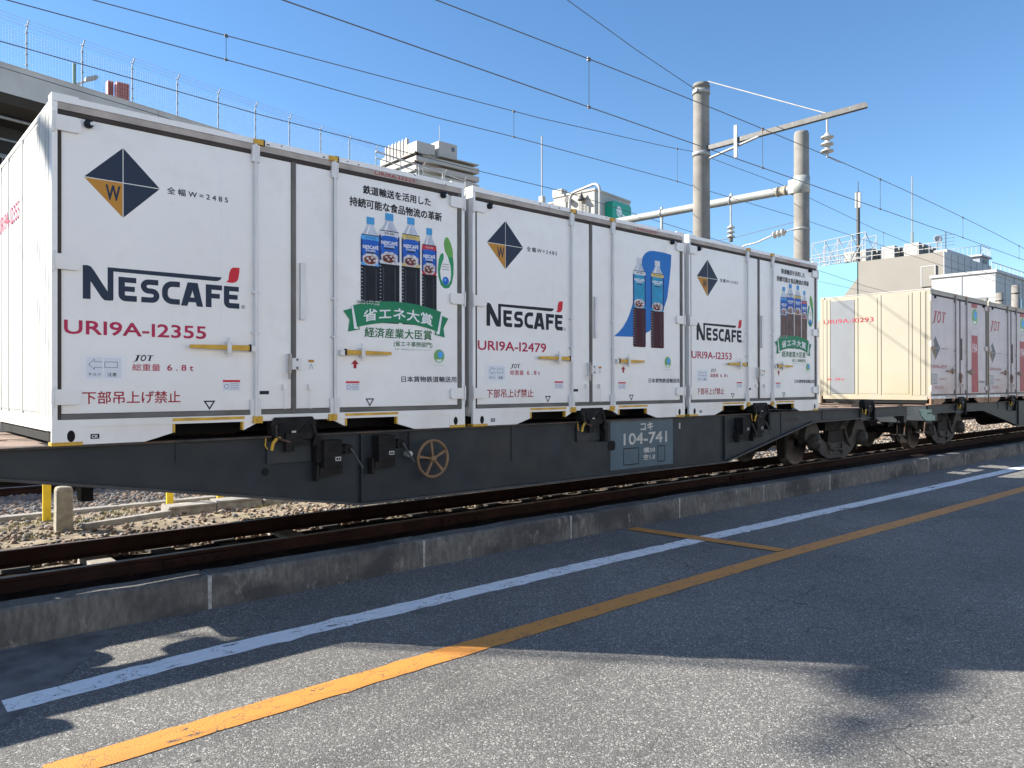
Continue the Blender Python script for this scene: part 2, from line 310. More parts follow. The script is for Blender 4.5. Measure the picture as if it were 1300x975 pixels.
# ------------------------------------------------------------------ mesh helpers
class MB:
    def __init__(s): s.v = []; s.f = []; s.m = []; s.mats = []; s.smooth = set()
    def mi(s, m):
        if m not in s.mats: s.mats.append(m)
        return s.mats.index(m)
    def face(s, pts, m, sm=False):
        i = len(s.v); s.v += [tuple(p) for p in pts]
        if sm: s.smooth.add(len(s.f))
        s.f.append(tuple(range(i, i + len(pts)))); s.m.append(s.mi(m)); return s
    def raw(s, vs, fs, m, sm=False):
        i = len(s.v); s.v += [tuple(p) for p in vs]; k = s.mi(m)
        for f in fs:
            if sm: s.smooth.add(len(s.f))
            s.f.append(tuple(i + a for a in f)); s.m.append(k)
        return s
    def box(s, x0, x1, y0, y1, z0, z1, m):
        vs = [(x, y, z) for z in (z0, z1) for y in (y0, y1) for x in (x0, x1)]
        return s.raw(vs, [(0, 2, 3, 1), (4, 5, 7, 6), (0, 1, 5, 4), (2, 6, 7, 3), (0, 4, 6, 2), (1, 3, 7, 5)], m)
    def prism(s, pts, d0, d1, m, ax='y'):
        """2-D outline pushed along an axis: 'y' takes (x,z), 'x' takes (y,z), 'z' takes (x,y)"""
        def P(a, b, d): return (a, d, b) if ax == 'y' else ((d, a, b) if ax == 'x' else (a, b, d))
        n = len(pts)
        ar = sum(pts[i][0] * pts[(i + 1) % n][1] - pts[(i + 1) % n][0] * pts[i][1] for i in range(n))
        flip = (ar > 0) != (ax in 'y')
        if ax == 'y': flip = ar < 0
        elif ax == 'x': flip = ar > 0
        else: flip = ar > 0
        q = list(pts)[::-1] if flip else list(pts)
        vs = [P(a, b, d0) for a, b in q] + [P(a, b, d1) for a, b in q]
        fs = [tuple(range(n)), tuple(range(2 * n - 1, n - 1, -1))] + [(i, i + n, (i + 1) % n + n, (i + 1) % n) for i in range(n)]
        return s.raw(vs, fs, m)
    def cyl(s, p0, p1, r, m, n=12, r2=None, caps=True):
        p0 = Vector(p0); p1 = Vector(p1); r2 = r if r2 is None else r2
        d = (p1 - p0).normalized(); a = d.orthogonal().normalized(); b = d.cross(a)
        vs = []
        for p, rr in ((p0, r), (p1, r2)):
            for i in range(n):
                t = 2 * math.pi * i / n; vs.append(p + (a * math.cos(t) + b * math.sin(t)) * rr)
        s.raw(vs, [(i, (i + 1) % n, (i + 1) % n + n, i + n) for i in range(n)], m, n > 6)
        if caps: s.raw(vs, [tuple(range(n - 1, -1, -1)), tuple(range(n, 2 * n))], m)
        return s
    def tube(s, pts, r, m, n=6):
        pts = [Vector(p) for p in pts]; N = len(pts); vs = []; up = None
        for k, p in enumerate(pts):
            d = (pts[min(k + 1, N - 1)] - pts[max(k - 1, 0)]).normalized()
            if up is None: up = d.orthogonal().normalized()
            a = (up - d * up.dot(d)).normalized(); b = d.cross(a); up = a
            for i in range(n):
                t = 2 * math.pi * i / n; vs.append(p + (a * math.cos(t) + b * math.sin(t)) * r)
        fs = [(k * n + i, k * n + (i + 1) % n, (k + 1) * n + (i + 1) % n, (k + 1) * n + i) for k in range(N - 1) for i in range(n)]
        s.raw(vs, fs, m, n > 3)
        s.raw(vs, [tuple(range(n - 1, -1, -1)), tuple(range((N - 1) * n, N * n))], m)
        return s
    def lathe(s, c, axis, prof, m, n=20):
        """prof = (distance along axis, radius)"""
        c = Vector(c); d = Vector(axis).normalized(); a = d.orthogonal().normalized(); b = d.cross(a); vs = []
        for h, r in prof:
            for i in range(n):
                t = 2 * math.pi * i / n; vs.append(c + d * h + (a * math.cos(t) + b * math.sin(t)) * max(r, 1e-4))
        fs = [(k * n + i, k * n + (i + 1) % n, (k + 1) * n + (i + 1) % n, (k + 1) * n + i) for k in range(len(prof) - 1) for i in range(n)]
        return s.raw(vs, fs, m, True)
    def mesh(s, name='m'):
        me = bpy.data.meshes.new(name); me.from_pydata(s.v, [], s.f)
        for m in s.mats: me.materials.append(m)
        me.polygons.foreach_set('material_index', s.m)
        sm = [i in s.smooth for i in range(len(s.f))]
        me.polygons.foreach_set('use_smooth', sm)
        me.update(); return me

CACHE = {}
def obj(name, me, parent=None, bevel=0, loc=None, **props):
    if isinstance(me, MB): me = me.mesh(name)
    o = bpy.data.objects.new(name, me); COL.objects.link(o)
    if parent: o.parent = parent
    if loc: o.location = loc
    if bevel:
        b = o.modifiers.new('bevel', 'BEVEL'); b.width = bevel; b.segments = 2; b.limit_method = 'ANGLE'; b.angle_limit = R(40)
    for k, v in props.items(): o[k] = v
    return o
def cached(key, fn):
    if key not in CACHE:
        r = fn(); CACHE[key] = r.mesh(key) if isinstance(r, MB) else r
    return CACHE[key]
def thing(name, label, cat, loc=(0, 0, 0), group=None, rotz=0):
    o = bpy.data.objects.new(name, None); COL.objects.link(o); o.location = loc; o.rotation_euler = (0, 0, rotz); o.empty_display_size = .3
    o['label'] = label; o['category'] = cat
    if group: o['group'] = group
    return o
def struct(name, label=None):
    o = bpy.data.objects.new(name, None); COL.objects.link(o); o['kind'] = 'structure'
    if label: o['label'] = label
    return o

def rrect(x0, x1, z0, z1, r, n=4, corners='abcd'):
    pts = []
    for k, (cx, cz, a0) in enumerate(((x1 - r, z0 + r, -90), (x1 - r, z1 - r, 0), (x0 + r, z1 - r, 90), (x0 + r, z0 + r, 180))):
        if 'abcd'[k] in corners:
            for i in range(n + 1):
                t = R(a0 + 90 * i / n); pts.append((cx + r * math.cos(t), cz + r * math.sin(t)))
        else: pts.append([(x1, z0), (x1, z1), (x0, z1), (x0, z0)][k])
    return pts
def ell(cx, cz, rx, rz, n=20): return [(cx + rx * math.cos(2 * math.pi * i / n), cz + rz * math.sin(2 * math.pi * i / n)) for i in range(n)]

# text: glyph outlines of the built-in font, filled, scaled to a box in the x-z plane facing -y
TXT = {}
def glyphs(s, bold):
    k = s
    if k not in TXT:
        cu = bpy.data.curves.new('t', 'FONT'); cu.body = s; cu.resolution_u = 3
        o = bpy.data.objects.new('t', cu)
        me = bpy.data.meshes.new_from_object(o)
        bpy.data.objects.remove(o)
        v = np.zeros(len(me.vertices) * 3); me.vertices.foreach_get('co', v); v = v.reshape(-1, 3)[:, :2]
        f = [tuple(p.vertices) for p in me.polygons]
        bpy.data.meshes.remove(me); TXT[k] = (v, f)
    return TXT[k]
def text(mb, s, x0, x1, z0, z1, y, m, bold=0.0, shear=0., warp=None, keep=False):
    """bold: the strokes are thickened by laying shifted copies of the outline a hair apart"""
    v, f = glyphs(s, 0)
    if len(v) == 0: return mb
    a = v.min(0); b = v.max(0); h = z1 - z0; t = min(bold * 1.3, .03) * h
    u = (v - a) / np.maximum(b - a, 1e-6)
    X = x0 + t + u[:, 0] * (x1 - x0 - 2 * t) + shear * u[:, 1] * h; Z = z0 + t + u[:, 1] * (h - 2 * t)
    if warp is not None: Z = Z + np.array([warp(q) for q in u[:, 0]])
    if t > 0:
        for k, (dx, dz) in enumerate(((t, t), (-t, t), (t, -t), (-t, -t))):
            mb.raw([(float(p + dx), y - .00012 * (k + 1), float(q + dz)) for p, q in zip(X, Z)], f, m)
        return mb
    vs = [(float(p), y, float(q)) for p, q in zip(X, Z)]
    # faces must look towards -y
    return mb.raw(vs, f, m)
def jot(mb, x0, x1, z0, z1, y, m, shear=.12):
    w = x1 - x0; h = z1 - z0
    def T(pts): return [(x0 + (a + shear * b * h / w) * w, z0 + b * h) for a, b in pts]
    flat(mb, T([(.02, .93), (.34, .93), (.34, 1), (.02, 1)]), y, m); flat(mb, T([(.12, .95), (.24, .95), (.20, .02), (.13, -.12), (.02, -.2), (-.06, -.14), (.03, -.10), (.08, .03)]), y, m)
    ribbon(mb, T(arc(.50, .49, .125, .46, 0, 360, 24)), .065 * w, y, m)
    flat(mb, T([(.70, .92), (1.04, .92), (1.04, 1), (.70, 1)]), y, m); flat(mb, T([(.82, .95), (.93, .95), (.92, .02), (.82, .02)]), y, m); flat(mb, T([(.76, 0), (.98, 0), (.98, .05), (.76, .05)]), y, m)
    for a in (.70, 1.0): flat(mb, T([(a, .82), (a + .035, .82), (a + .035, .95), (a, .95)]), y, m)
    return mb
def flat(mb, pts, y, m):
    n = len(pts); ar = sum(pts[i][0] * pts[(i + 1) % n][1] - pts[(i + 1) % n][0] * pts[i][1] for i in range(n))
    q = pts if ar > 0 else pts[::-1]
    return mb.face([(a, y, b) for a, b in q], m)
def ribbon(mb, pts, w, y, m):
    """a stroke of constant width along a 2-D polyline"""
    P = [Vector(p) for p in pts]; L = []; Rr = []
    for i, p in enumerate(P):
        d0 = (p - P[i - 1]).normalized() if i else (P[1] - p).normalized()
        d1 = (P[i + 1] - p).normalized() if i < len(P) - 1 else d0
        n = Vector((-(d0.y + d1.y), d0.x + d1.x)).normalized()
        k = w / 2 / max(.45, n.dot(Vector((-d1.y, d1.x))))
        L.append(p + n * k); Rr.append(p - n * k)
    for i in range(len(P) - 1):
        flat(mb, [tuple(Rr[i]), tuple(Rr[i + 1]), tuple(L[i + 1]), tuple(L[i])], y, m)
    return mb
def arc(cx, cz, rx, rz, a0, a1, n=8): return [(cx + rx * math.cos(R(a0 + (a1 - a0) * i / n)), cz + rz * math.sin(R(a0 + (a1 - a0) * i / n))) for i in range(n + 1)]

# ------------------------------------------------------------------ ground, road, kerb
GZ = -1.29
g = MB(); g.face([(-1500, -1500, -1.42), (2500, -1500, -1.42), (2500, 2500, -1.42), (-1500, 2500, -1.42)], SAND)
obj('ground', g, kind='structure', label='open ground reaching to the horizon')
g = MB(); g.face([(-60, -40, GZ), (160, -40, GZ), (160, -2.6, GZ), (60, -1.34, GZ), (6, -.27, GZ), (-60, -.27, GZ)], ASPH)
road = obj('road', g, kind='structure', label='grey asphalt road along the railway kerb')
def strip(cl, w, z, m, rag=.0035, seed=2):
    rs = random.Random(seed); pts = []
    for (xa, ya), (xb, yb) in zip(cl[:-1], cl[1:]):
        n = max(1, int((xb - xa) / (.09 if xa < 8 else .6)))
        for k in range(n): pts.append((xa + (xb - xa) * k / n, ya + (yb - ya) * k / n))
    pts.append(cl[-1]); b = MB()
    E_ = [(x, y - w / 2 + rs.gauss(0, rag), y + w / 2 + rs.gauss(0, rag)) for x, y in pts]
    for p, q in zip(E_[:-1], E_[1:]): b.face([(p[0], p[1], z), (q[0], q[1], z), (q[0], q[2], z), (p[0], p[2], z)], m)
    return b
obj('white_line', strip([(-.47, -1.35), (-.2, -1.325), (.4, -1.275), (1.5, -1.25), (3, -1.25), (6, -1.27), (9, -1.33), (12, -1.40), (17.5, -1.48), (30, -1.72), (60, -2.3)], .215, GZ + .004, WLINE, .007), road, label='worn white line painted on the asphalt')
obj('yellow_line', strip([(-.45, -2.31), (1.9, -2.285), (6, -2.28), (9.1, -2.37), (13.6, -2.47), (30, -2.80), (60, -3.4)], .2, GZ + .004, YLINE), road, label='long orange yellow line painted along the road')
b = MB(); b.face([(5.86, -.36, GZ + .008), (6.08, -2.18, GZ + .008), (6.26, -2.18, GZ + .008), (6.06, -.36, GZ + .008)], YLINE)
obj('yellow_line', b, road, label='short orange yellow line from the kerb to the long line')
PATCH = mat('apron_asphalt', (.13, .127, .125), .9, var=.25, scale=6, bump=.4, bscale=160, dirt=(.18, .175, .17), damt=.6, dscale=3)
b = MB(); b.face([(-6, -.28, GZ + .002), (-6, -3.2, GZ + .002), (-1.6, -3.2, GZ + .002), (-.53, -1.66, GZ + .002), (.36, -.40, GZ + .002), (.44, -.28, GZ + .002)], PATCH)
obj('repair_patch', b, road, label='smoother darker asphalt patch beside the kerb')

kerb = struct('kerb', 'low concrete kerb between road and track')
def ky(x): return -.285 if x < 6 else -.285 - .0195 * (x - 6)
def kerb_mesh():
    k = MB(); L = 1.972; w = .215
    prof = [(0, -1.34), (.006, -1.05), (.028, -1.03), (w, -1.028), (w, -1.34)]
    # slightly uneven top along its length
    N = 8; vs = []
    rnd = random.Random(len(CACHE))
    for i in range(N + 1):
        dz = rnd.uniform(-.006, .006); dy = rnd.uniform(-.004, .004)
        for (y, z) in prof: vs.append((i * L / N, y + (dy if y < .1 else 0), z + (dz if z > -1.2 else 0)))
    n = len(prof)
    fs = [(i * n + j, (i + 1) * n + j, (i + 1) * n + j + 1, i * n + j + 1) for i in range(N) for j in range(n - 1)]
    fs += [tuple(range(n)), tuple(range((N + 1) * n - 1, N * n - 1, -1))]
    return k.raw(vs, fs, CONC)
for i in range(-6, 38):
    x = 1.02 + 2.0 * i
    me = cached('kerb_%d' % (i % 5), kerb_mesh)
    o = obj('kerb_stone', me, kerb, loc=(x, ky(x), random.uniform(-.004, .004)))
    o.rotation_euler = (0, 0, math.atan2(ky(x + 2) - ky(x), 2))
    j = MB(); j.box(-.029, .001, .008, .21, -1.34, -1.036, CONCJ)
    o = obj('kerb_joint', cached('kerb_joint', lambda: j), kerb, loc=(x, ky(x), 0))

# ------------------------------------------------------------------ railway ground and tracks
def uneven(x0, x1, y0, y1, nx, ny, zf, m, amp=.012, seed=1):
    rs = np.random.RandomState(seed); vs = []; b = MB()
    for j in range(ny + 1):
        for i in range(nx + 1):
            x = x0 + (x1 - x0) * i / nx; y = y0 + (y1 - y0) * j / ny
            vs.append((x, y, zf(x, y) + rs.uniform(-amp, amp)))
    fs = [(j * (nx + 1) + i, j * (nx + 1) + i + 1, (j + 1) * (nx + 1) + i + 1, (j + 1) * (nx + 1) + i) for j in range(ny) for i in range(nx)]
    return b.raw(vs, fs, m, True)
BEDSHADE = mat('shaded_brown_dirt', (.020, .013, .011), .95, var=.4, scale=10, bump=.8, bscale=35, spec=.1)  # brown dirt made near black: the shade under the wagon is in its colour
def bedz(x, y):
    if y < 2.2: return -1.235
    if y < 4.6: return -1.20
    if y < 5.6: return -1.20 + .05 * (y - 4.6)
    if y < 8.6: return -1.15
    return -1.20
obj('track_bed', uneven(-12, 60, -.12, 16, 240, 60, bedz, GRAV), kind='structure', label='stony bed under and between the tracks')
obj('shaded_dirt_strip', uneven(-12, 60, -.09, .60, 240, 5, lambda x, y: -1.13, BEDSHADE, .012, 5), kind='structure', label='shade-darkened rust brown dirt packed between kerb and near rail')
obj('shaded_dirt_strip', uneven(-12, 60, .66, 1.72, 240, 6, lambda x, y: -1.205, BEDSHADE, .012, 6), kind='structure', label='shade-darkened dirt between the rails of the nearest track')
obj('sandy_path', uneven(-8, 45, 2.75, 4.7, 180, 14, lambda x, y: -1.188 + .012 * math.sin(3 * x) * math.sin(5 * y), SAND, .009, 3), kind='structure', label='strip of sandy soil between the two tracks')

def rail_mesh(L=1):
    b = MB()
    pr = [(-.064, 0), (.064, 0), (.064, .012), (.012, .03), (.010, .115), (.033, .125), (.033, .148), (-.033, .148), (-.033, .125), (-.010, .115), (-.012, .03), (-.064, .012)]
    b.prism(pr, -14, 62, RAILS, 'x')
    b.prism([(-.028, .1485), (.028, .1485), (.024, .153), (-.024, .153)], -14, 62, RAILT, 'x')
    return b
def sleeper_mesh(SLP):
    b = MB()
    b.prism([(-.13, -.16), (.13, -.16), (.10, 0), (-.10, 0)], -1.0, 1.0, SLP, 'y')
    return b
def clip_mesh():
    b = MB(); b.box(-.05, .05, -.105, -.05, 0, .03, DARKM); b.box(-.05, .05, .05, .105, 0, .03, DARKM)
    b.cyl((0, -.08, .03), (0, -.08, .055), .016, RAILS, 6); b.cyl((0, .08, .03), (0, .08, .055), .016, RAILS, 6); return b
def track(yc, label, x0, n, ztop=-1.02):
    t = struct('railway_track', label); hl = .82 if yc < 3 else 1.0
    for s in (-1, 1):
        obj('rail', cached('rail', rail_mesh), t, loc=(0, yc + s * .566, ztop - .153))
    for i in range(n):
        x = x0 + .62 * i
        if yc > 3: obj('sleeper', cached('sleeper', lambda: sleeper_mesh(SLEEP)), t, loc=(x, yc, ztop - .156))
        elif i in (6, 9): o = obj('sleeper', cached('sleeperp', lambda: sleeper_mesh(SLEEP)), t, loc=(x, yc, ztop - .148)); o.scale = (1, hl, 1)
        else: o = obj('sleeper', cached('sleeperd', lambda: sleeper_mesh(mat('shaded_sleeper', (.035, .028, .024), .9, var=.3))), t, loc=(x, yc, ztop - .180)); o.scale = (1, hl, 1)  # sleepers darkened for the shade under the wagon; the two lit ones stay pale
        if x < 20 and yc < 3:
            obj('rail_clip', cached('clip', clip_mesh), t, loc=(x, yc - .566, ztop - .150))
    return t
track(1.225, 'nearest track, carrying the two container wagons', -3.05, 78)
track(6.95, 'second track behind the wagons', -1.7, 60, -.985)
# guard channel: heavy rusty steel seen along the near rail
# fish plates and bolts on the near rail web
fp = MB()
for x in (0.95, 3.9, 9.7):
    fp.box(x, x + .55, .622, .642, -1.125, -1.06, RAILS)
    for k in range(4): fp.cyl((x + .08 + k * .13, .622, -1.093), (x + .08 + k * .13, .60, -1.093), .016, RAILS, 6)
o = obj('fish_plate', fp); o['label'] = 'rusty bolted plates joining lengths of the near rail'; o['kind'] = 'structure'

# loose stones: ballast, real geometry
def stones(name, label, n, region, size, seed, lift=.01, mix=(.5, .3, .2), mats=None):
    rs = np.random.RandomState(seed)
    t = (1 + 5 ** .5) / 2
    V = np.array([(-1, t, 0), (1, t, 0), (-1, -t, 0), (1, -t, 0), (0, -1, t), (0, 1, t), (0, -1, -t), (0, 1, -t), (t, 0, -1), (t, 0, 1), (-t, 0, -1), (-t, 0, 1)], float) / 1.9
    F = np.array([(0, 11, 5), (0, 5, 1), (0, 1, 7), (0, 7, 10), (0, 10, 11), (1, 5, 9), (5, 11, 4), (11, 10, 2), (10, 7, 6), (7, 1, 8), (3, 9, 4), (3, 4, 2), (3, 2, 6), (3, 6, 8), (3, 8, 9), (4, 9, 5), (2, 4, 11), (6, 2, 10), (8, 6, 7), (9, 8, 1)])
    x, y = region(rs, n)
    s = size[0] + (size[1] - size[0]) * rs.rand(n) ** 1.6
    sc = np.stack([s * rs.uniform(.7, 1.3, n), s * rs.uniform(.7, 1.2, n), s * rs.uniform(.45, .85, n)], 1)
    P = V[None] * (1 + rs.uniform(-.28, .28, (n, 12, 1))) * sc[:, None, :]
    a = rs.rand(n) * 6.283; bb = rs.uniform(-.7, .7, n)
    ca, sa, cb, sb = np.cos(a), np.sin(a), np.cos(bb), np.sin(bb)
    X = P[:, :, 0] * cb[:, None] + P[:, :, 2] * sb[:, None]; Z = -P[:, :, 0] * sb[:, None] + P[:, :, 2] * cb[:, None]; Y = P[:, :, 1]
    X, Y = X * ca[:, None] - Y * sa[:, None], X * sa[:, None] + Y * ca[:, None]
    z = np.array([bedz(p, q) for p, q in zip(x, y)]) + lift + s * .15 + rs.uniform(0, .02, n)
    co = np.stack([X + x[:, None], Y + y[:, None], Z + z[:, None]], 2).reshape(-1, 3)
    fa = (F[None] + 12 * np.arange(n)[:, None, None]).reshape(-1, 3)
    me = bpy.data.meshes.new(name); me.vertices.add(len(co)); me.vertices.foreach_set('co', co.ravel())
    me.loops.add(fa.size); me.loops.foreach_set('vertex_index', fa.ravel().astype(np.int32))
    me.polygons.add(len(fa)); me.polygons.foreach_set('loop_start', np.arange(0, fa.size, 3, dtype=np.int32))
    me.polygons.foreach_set('loop_total', np.full(len(fa), 3, np.int32))
    mi = np.repeat(rs.choice(3, n, p=mix), 20).astype(np.int32)
    for m in (mats or STONES): me.materials.append(m)
    me.polygons.foreach_set('material_index', mi); me.update(calc_edges=True); me.validate()
    o = obj(name, me, kind='stuff'); o['label'] = label; o['category'] = 'stones'
stones('ballast_stones', 'coarse grey ballast stones heaped along the second track', 17000, lambda r, n: (r.uniform(-1.5, 13, n), r.uniform(4.75, 6.4, n)), (.022, .05), 11, .012, (.65, .3, .05))
stones('loose_stones', 'brown stones beside the far rail of the nearest track', 6500, lambda r, n: (r.uniform(-1, 13, n), 1.9 + 2.8 * r.rand(n) ** 1.7), (.014, .04), 12, .004, (.3, .5, .2))
stones('distant_ballast', 'ballast stones further along the tracks', 17000, lambda r, n: (12 + 30 * r.rand(n) ** 1.5, r.uniform(1.95, 9, n)), (.03, .065), 13, .01, (.3, .4, .3))
stones('shaded_ballast', 'shade-darkened ballast between the rails of the nearest track', 7000, lambda r, n: (r.uniform(-1, 24, n), r.uniform(.78, 1.2, n)), (.02, .035), 14, -.02, (.6, .3, .1), [BEDSHADE, mat('shaded_stone', (.03, .023, .02), .9, var=.3), mat('shaded_stone_pale', (.06, .05, .042), .9, var=.3)])

# cable trough, posts, weeds
tr = thing('cable_trough', 'low concrete cable trough with loose lids lying beyond the nearest track', 'cable trough')
for i in range(24):
    x = 1.95 + i * .62; yy = 3.72 + .01 * math.sin(i * 2.1)
    b = MB(); b.box(0, .6, 0, .26, -1.23, -1.10, SLEEP); b.box(.01, .59, -.012, .272, -1.10, -1.075, SLEEP)
    o = obj('trough_block', cached('trough', lambda: b), tr, loc=(x, yy, random.uniform(-.012, .008))); o.rotation_euler = (0, random.uniform(-.02, .02), random.uniform(-.02, .02))
b = MB(); b.prism([(.95, 3.36), (1.98, 3.66), (1.96, 3.78), (.93, 3.44)], -1.19, -1.12, SLEEP, 'z')
o = obj('concrete_plank', b, bevel=.006); o['label'] = 'pale concrete plank lying on the stones at the end of the cable trough'; o['category'] = 'plank'
b = MB(); b.box(-1.5, 9, 4.62, 4.78, -1.22, -1.135, SLEEP)
o = obj('concrete_edging', b, bevel=.01); o['label'] = 'long low concrete edging at the foot of the second track ballast'; o['category'] = 'edging'
pm = MB()
ring = []
for z, w in ((-1.3, .085), (-.73, .080), (-.70, .07), (-.69, .05)):
    ring.append([(.76 + a * w, 3.47 + c * w, z) for a, c in ((-1, -.8), (-.8, -1), (.8, -1), (1, -.8), (1, .8), (.8, 1), (-.8, 1), (-1, .8))])
vs = [p for r_ in ring for p in r_]
pm.raw(vs, [(k * 8 + i, k * 8 + (i + 1) % 8, (k + 1) * 8 + (i + 1) % 8, (k + 1) * 8 + i) for k in range(3) for i in range(8)] + [tuple(range(24, 32))], POST)
o = obj('concrete_post', pm); o['label'] = 'short square mossy concrete post standing beside the tallest yellow stake'; o['category'] = 'post'
for x, y, zt, lab in ((.74, 4.25, -.60, 'tallest yellow stake, left of the concrete post'), (2.13, 4.22, -.60, 'middle yellow stake behind the cable trough end'), (2.82, 4.31, -.60, 'yellow stake furthest right, its top hidden by the wagon beam')):
    b = MB(); b.box(-.042, .042, -.018, .018, -1.25, zt, mat('stake_yellow', (.75, .50, .02), .5, var=.06, scale=9)); b.box(-.05, .05, -.026, .026, -1.25, -1.17, POST)
    o = obj('marker_stake', b, loc=(x, y, 0)); o['label'] = lab; o['category'] = 'stake'; o['group'] = 'yellow stakes between the tracks'
rs = random.Random(5)
wd = MB()
for k in range(1100):
    c = rs.choice([(.85, 4.28), (.55, 4.1), (1.1, 3.9), (2.5, 4.35), (.2, 3.9), (2.9, 4.4), (3.4, 4.3), (.4, 3.2), (1.5, 4.3), (3.2, 3.6), (4.0, 4.1), (.1, 4.5)])
    x = c[0] + rs.gauss(0, .12); y = c[1] + rs.gauss(0, .10); h = rs.uniform(.03, .09); a = rs.uniform(0, 6.28); w = .006
    dx, dy = math.cos(a) * w, math.sin(a) * w; lx, ly = rs.uniform(-.03, .03), rs.uniform(-.03, .03)
    wd.face([(x - dx, y - dy, -1.2), (x + dx, y + dy, -1.2), (x + lx, y + ly, -1.2 + h)], WEED)
o = obj('weeds', wd, kind='stuff'); o['label'] = 'dry green weeds round the yellow stakes'; o['category'] = 'weeds'

# ------------------------------------------------------------------ containers
L, W, H = 3.715, 2.45, 2.5
def skirt_poly():
    left = [(0, .176), (0, 0), (.618, 0), (.821, .058), (.821, .176)]
    right = [(1.387, .176), (1.387, .058), (1.50, .112), (1.557, .164), (1.557, .176)]
    return left, right
def m_frame(body, post, sk):
    def fn():
        b = MB()
        for x in (0, L - .036):                    # corner posts
            b.box(x, x + .036, 0, .07, .18, 2.452, post); b.box(x, x + .036, W - .07, W, .18, 2.452, post)
        b.box(0, L, .0, .10, 2.455, 2.5, post); b.box(0, L, W - .10, W, 2.455, 2.5, post)
        b.box(.002, L - .002, -.004, .06, .128, .182, post)      # bottom rail
        for s in (0, 1):                           # skirts on the two long sides
            y0, y1 = ((.004, .03) if s == 0 else (W - .03, W - .004))
            for poly in skirt_poly():
                b.prism(poly, y0, y1, sk, 'y'); b.prism([(L - x, z) for x, z in poly], y0, y1, sk, 'y')
            b.box(.821, 1.387, y0, y1, .158, .176, post); b.box(L - 1.387, L - .821, y0, y1, .158, .176, post)
        b.box(.0, L, W - .08, W - .001, .17, .3, post)
        b.box(.02, L - .02, .12, W - .02, .176, .30, BLACK)      # floor structure
        for yy in (.35, 1.2, 2.05): b.box(.06, L - .06, yy, yy + .08, .025, .176, BLACK)  # black beams added to stop light coming through from the far side
        for x in (.06, .7, L - .7, L - .06):
            b.box(x - .04, x + .04, .12, W - .12, .02, .176, BLACK)
        for s in (0, 1):                           # end sills
            x0, x1 = ((0.001, .05) if s == 0 else (L - .05, L - .001))
            b.box(x0, x1, .0705, W - .0705, .10, .20, post)
        return b
    return fn
def m_roof(body):
    def fn():
        b = MB(); b.box(.012, L - .012, .102, W - .102, 2.44, 2.485, body)
        for i in range(5): b.box(.3 + i * .72, .34 + i * .72, .104, W - .104, 2.485, 2.492, body)
        return b
    return fn
def m_endwall(body, ribs):
    def fn():
        b = MB()
        ys = [.07] + ribs + [W - .07]
        b.box(.012, .06, .0705, W - .0705, .20, 2.455, body)
        for a, c in zip(ys[:-1], ys[1:]):
            if c - a > .25: b.box(.004, .012, a + .02, c - .02, .23, 2.40, body)
            else: b.box(.002, .012, a + .008, c - .008, .205, 2.45, body)
        return b
    return fn
def m_casting(yel, body):
    def fn():
        b = MB()
        # bottom corner block with oval holes front and side
        b.prism(rrect(0, .2, 0.0, .128, .004), -.002, .004, body, 'y')
        b.prism(ell(.121, .064, .026, .042), -.0035, -.0015, BLACK, 'y')
        b.prism(ell(.10, .064, .03, .042), -.0035, -.0005, BLACK, 'x')
        b.box(-.002, .195, -.006, .10, -.003, .022, yel)
        return b
    return fn
def rect_door(b, x0, x1, m):
    b.box(x0, x1, .018, .05, .225, 2.368, m)
def m_hinge(body):
    def fn():
        b = MB(); b.prism(rrect(-.006, .185, -.055, .055, .03, corners='ab'), -.010, .018, body, 'y')
        b.cyl((.006, -.012, -.075), (.006, -.012, .075), .011, body, 8); return b
    return fn
def m_rod(body, yel):
    def fn():
        b = MB(); b.cyl((0, -.012, .17), (0, -.012, 2.45), .0135, body, 10)
        b.box(-.032, .032, -.02, .018, 2.30, 2.44, body); b.box(-.045, .045, -.010, .018, .18, .31, body)
        b.box(-.03, .03, -.018, .018, 1.20, 1.215, body); b.box(-.03, .03, -.018, .018, .86, .872, body)
        return b
    return fn
def m_cam(yel):
    def fn():
        b = MB(); b.box(-.045, .035, -.022, .03, .112, .170, yel); b.cyl((.0, -.03, .14), (.0, .0, .14), .018, yel, 8)
        b.box(-.035, .045, -.016, .03, 2.45, 2.494, yel); b.box(.02, .06, -.012, .02, 2.448, 2.5, GASKD); return b
    return fn
def m_handle(m, brk, d):
    def fn():
        b = MB(); pts = [(0, -.022), (-.49, -.014), (-.49, .014), (0, .022)]
        b.prism([(x * d, z) for x, z in pts], -.034, -.014, m, 'y')
        b.box(*sorted((-.165 * d, -.2 * d)), -.044, .018, -.045, .045, brk); b.box(*sorted((-.005 * d, .045 * d)), -.03, .018, -.028, .02, brk)
        b.box(*sorted((-.012 * d, .003 * d)), -.037, -.012, -.028, .03, BLACK)
        b.cyl((-.18 * d, -.02, .045), (-.18 * d, -.02, .085), .008, brk, 6); b.cyl((-.18 * d, -.02, -.045), (-.18 * d, -.02, -.075), .012, brk, 6)
        return b
    return fn
def m_latch(body):
    def fn():
        b = MB(); b.box(1.765, 1.80, -.02, .018, .54, .70, body); b.box(1.80, 1.885, -.035, .018, .565, .665, body)
        b.cyl((1.775, -.03, .70), (1.775, -.03, .48), .012, RUST if body is not RODG else TAN, 8)
        for z in (.58, .65): b.cyl((1.845, -.036, z), (1.845, -.02, z), .012, GASK, 8)
        return b
    return fn
def m_pocket(yel):
    def fn():
        b = MB()
        b.box(.819, 1.389, -.010, .034, .150, .172, yel); b.box(.823, .839, -.002, .034, .06, .150, yel); b.box(1.369, 1.385, -.002, .034, .06, .150, yel)
        return b
    return fn
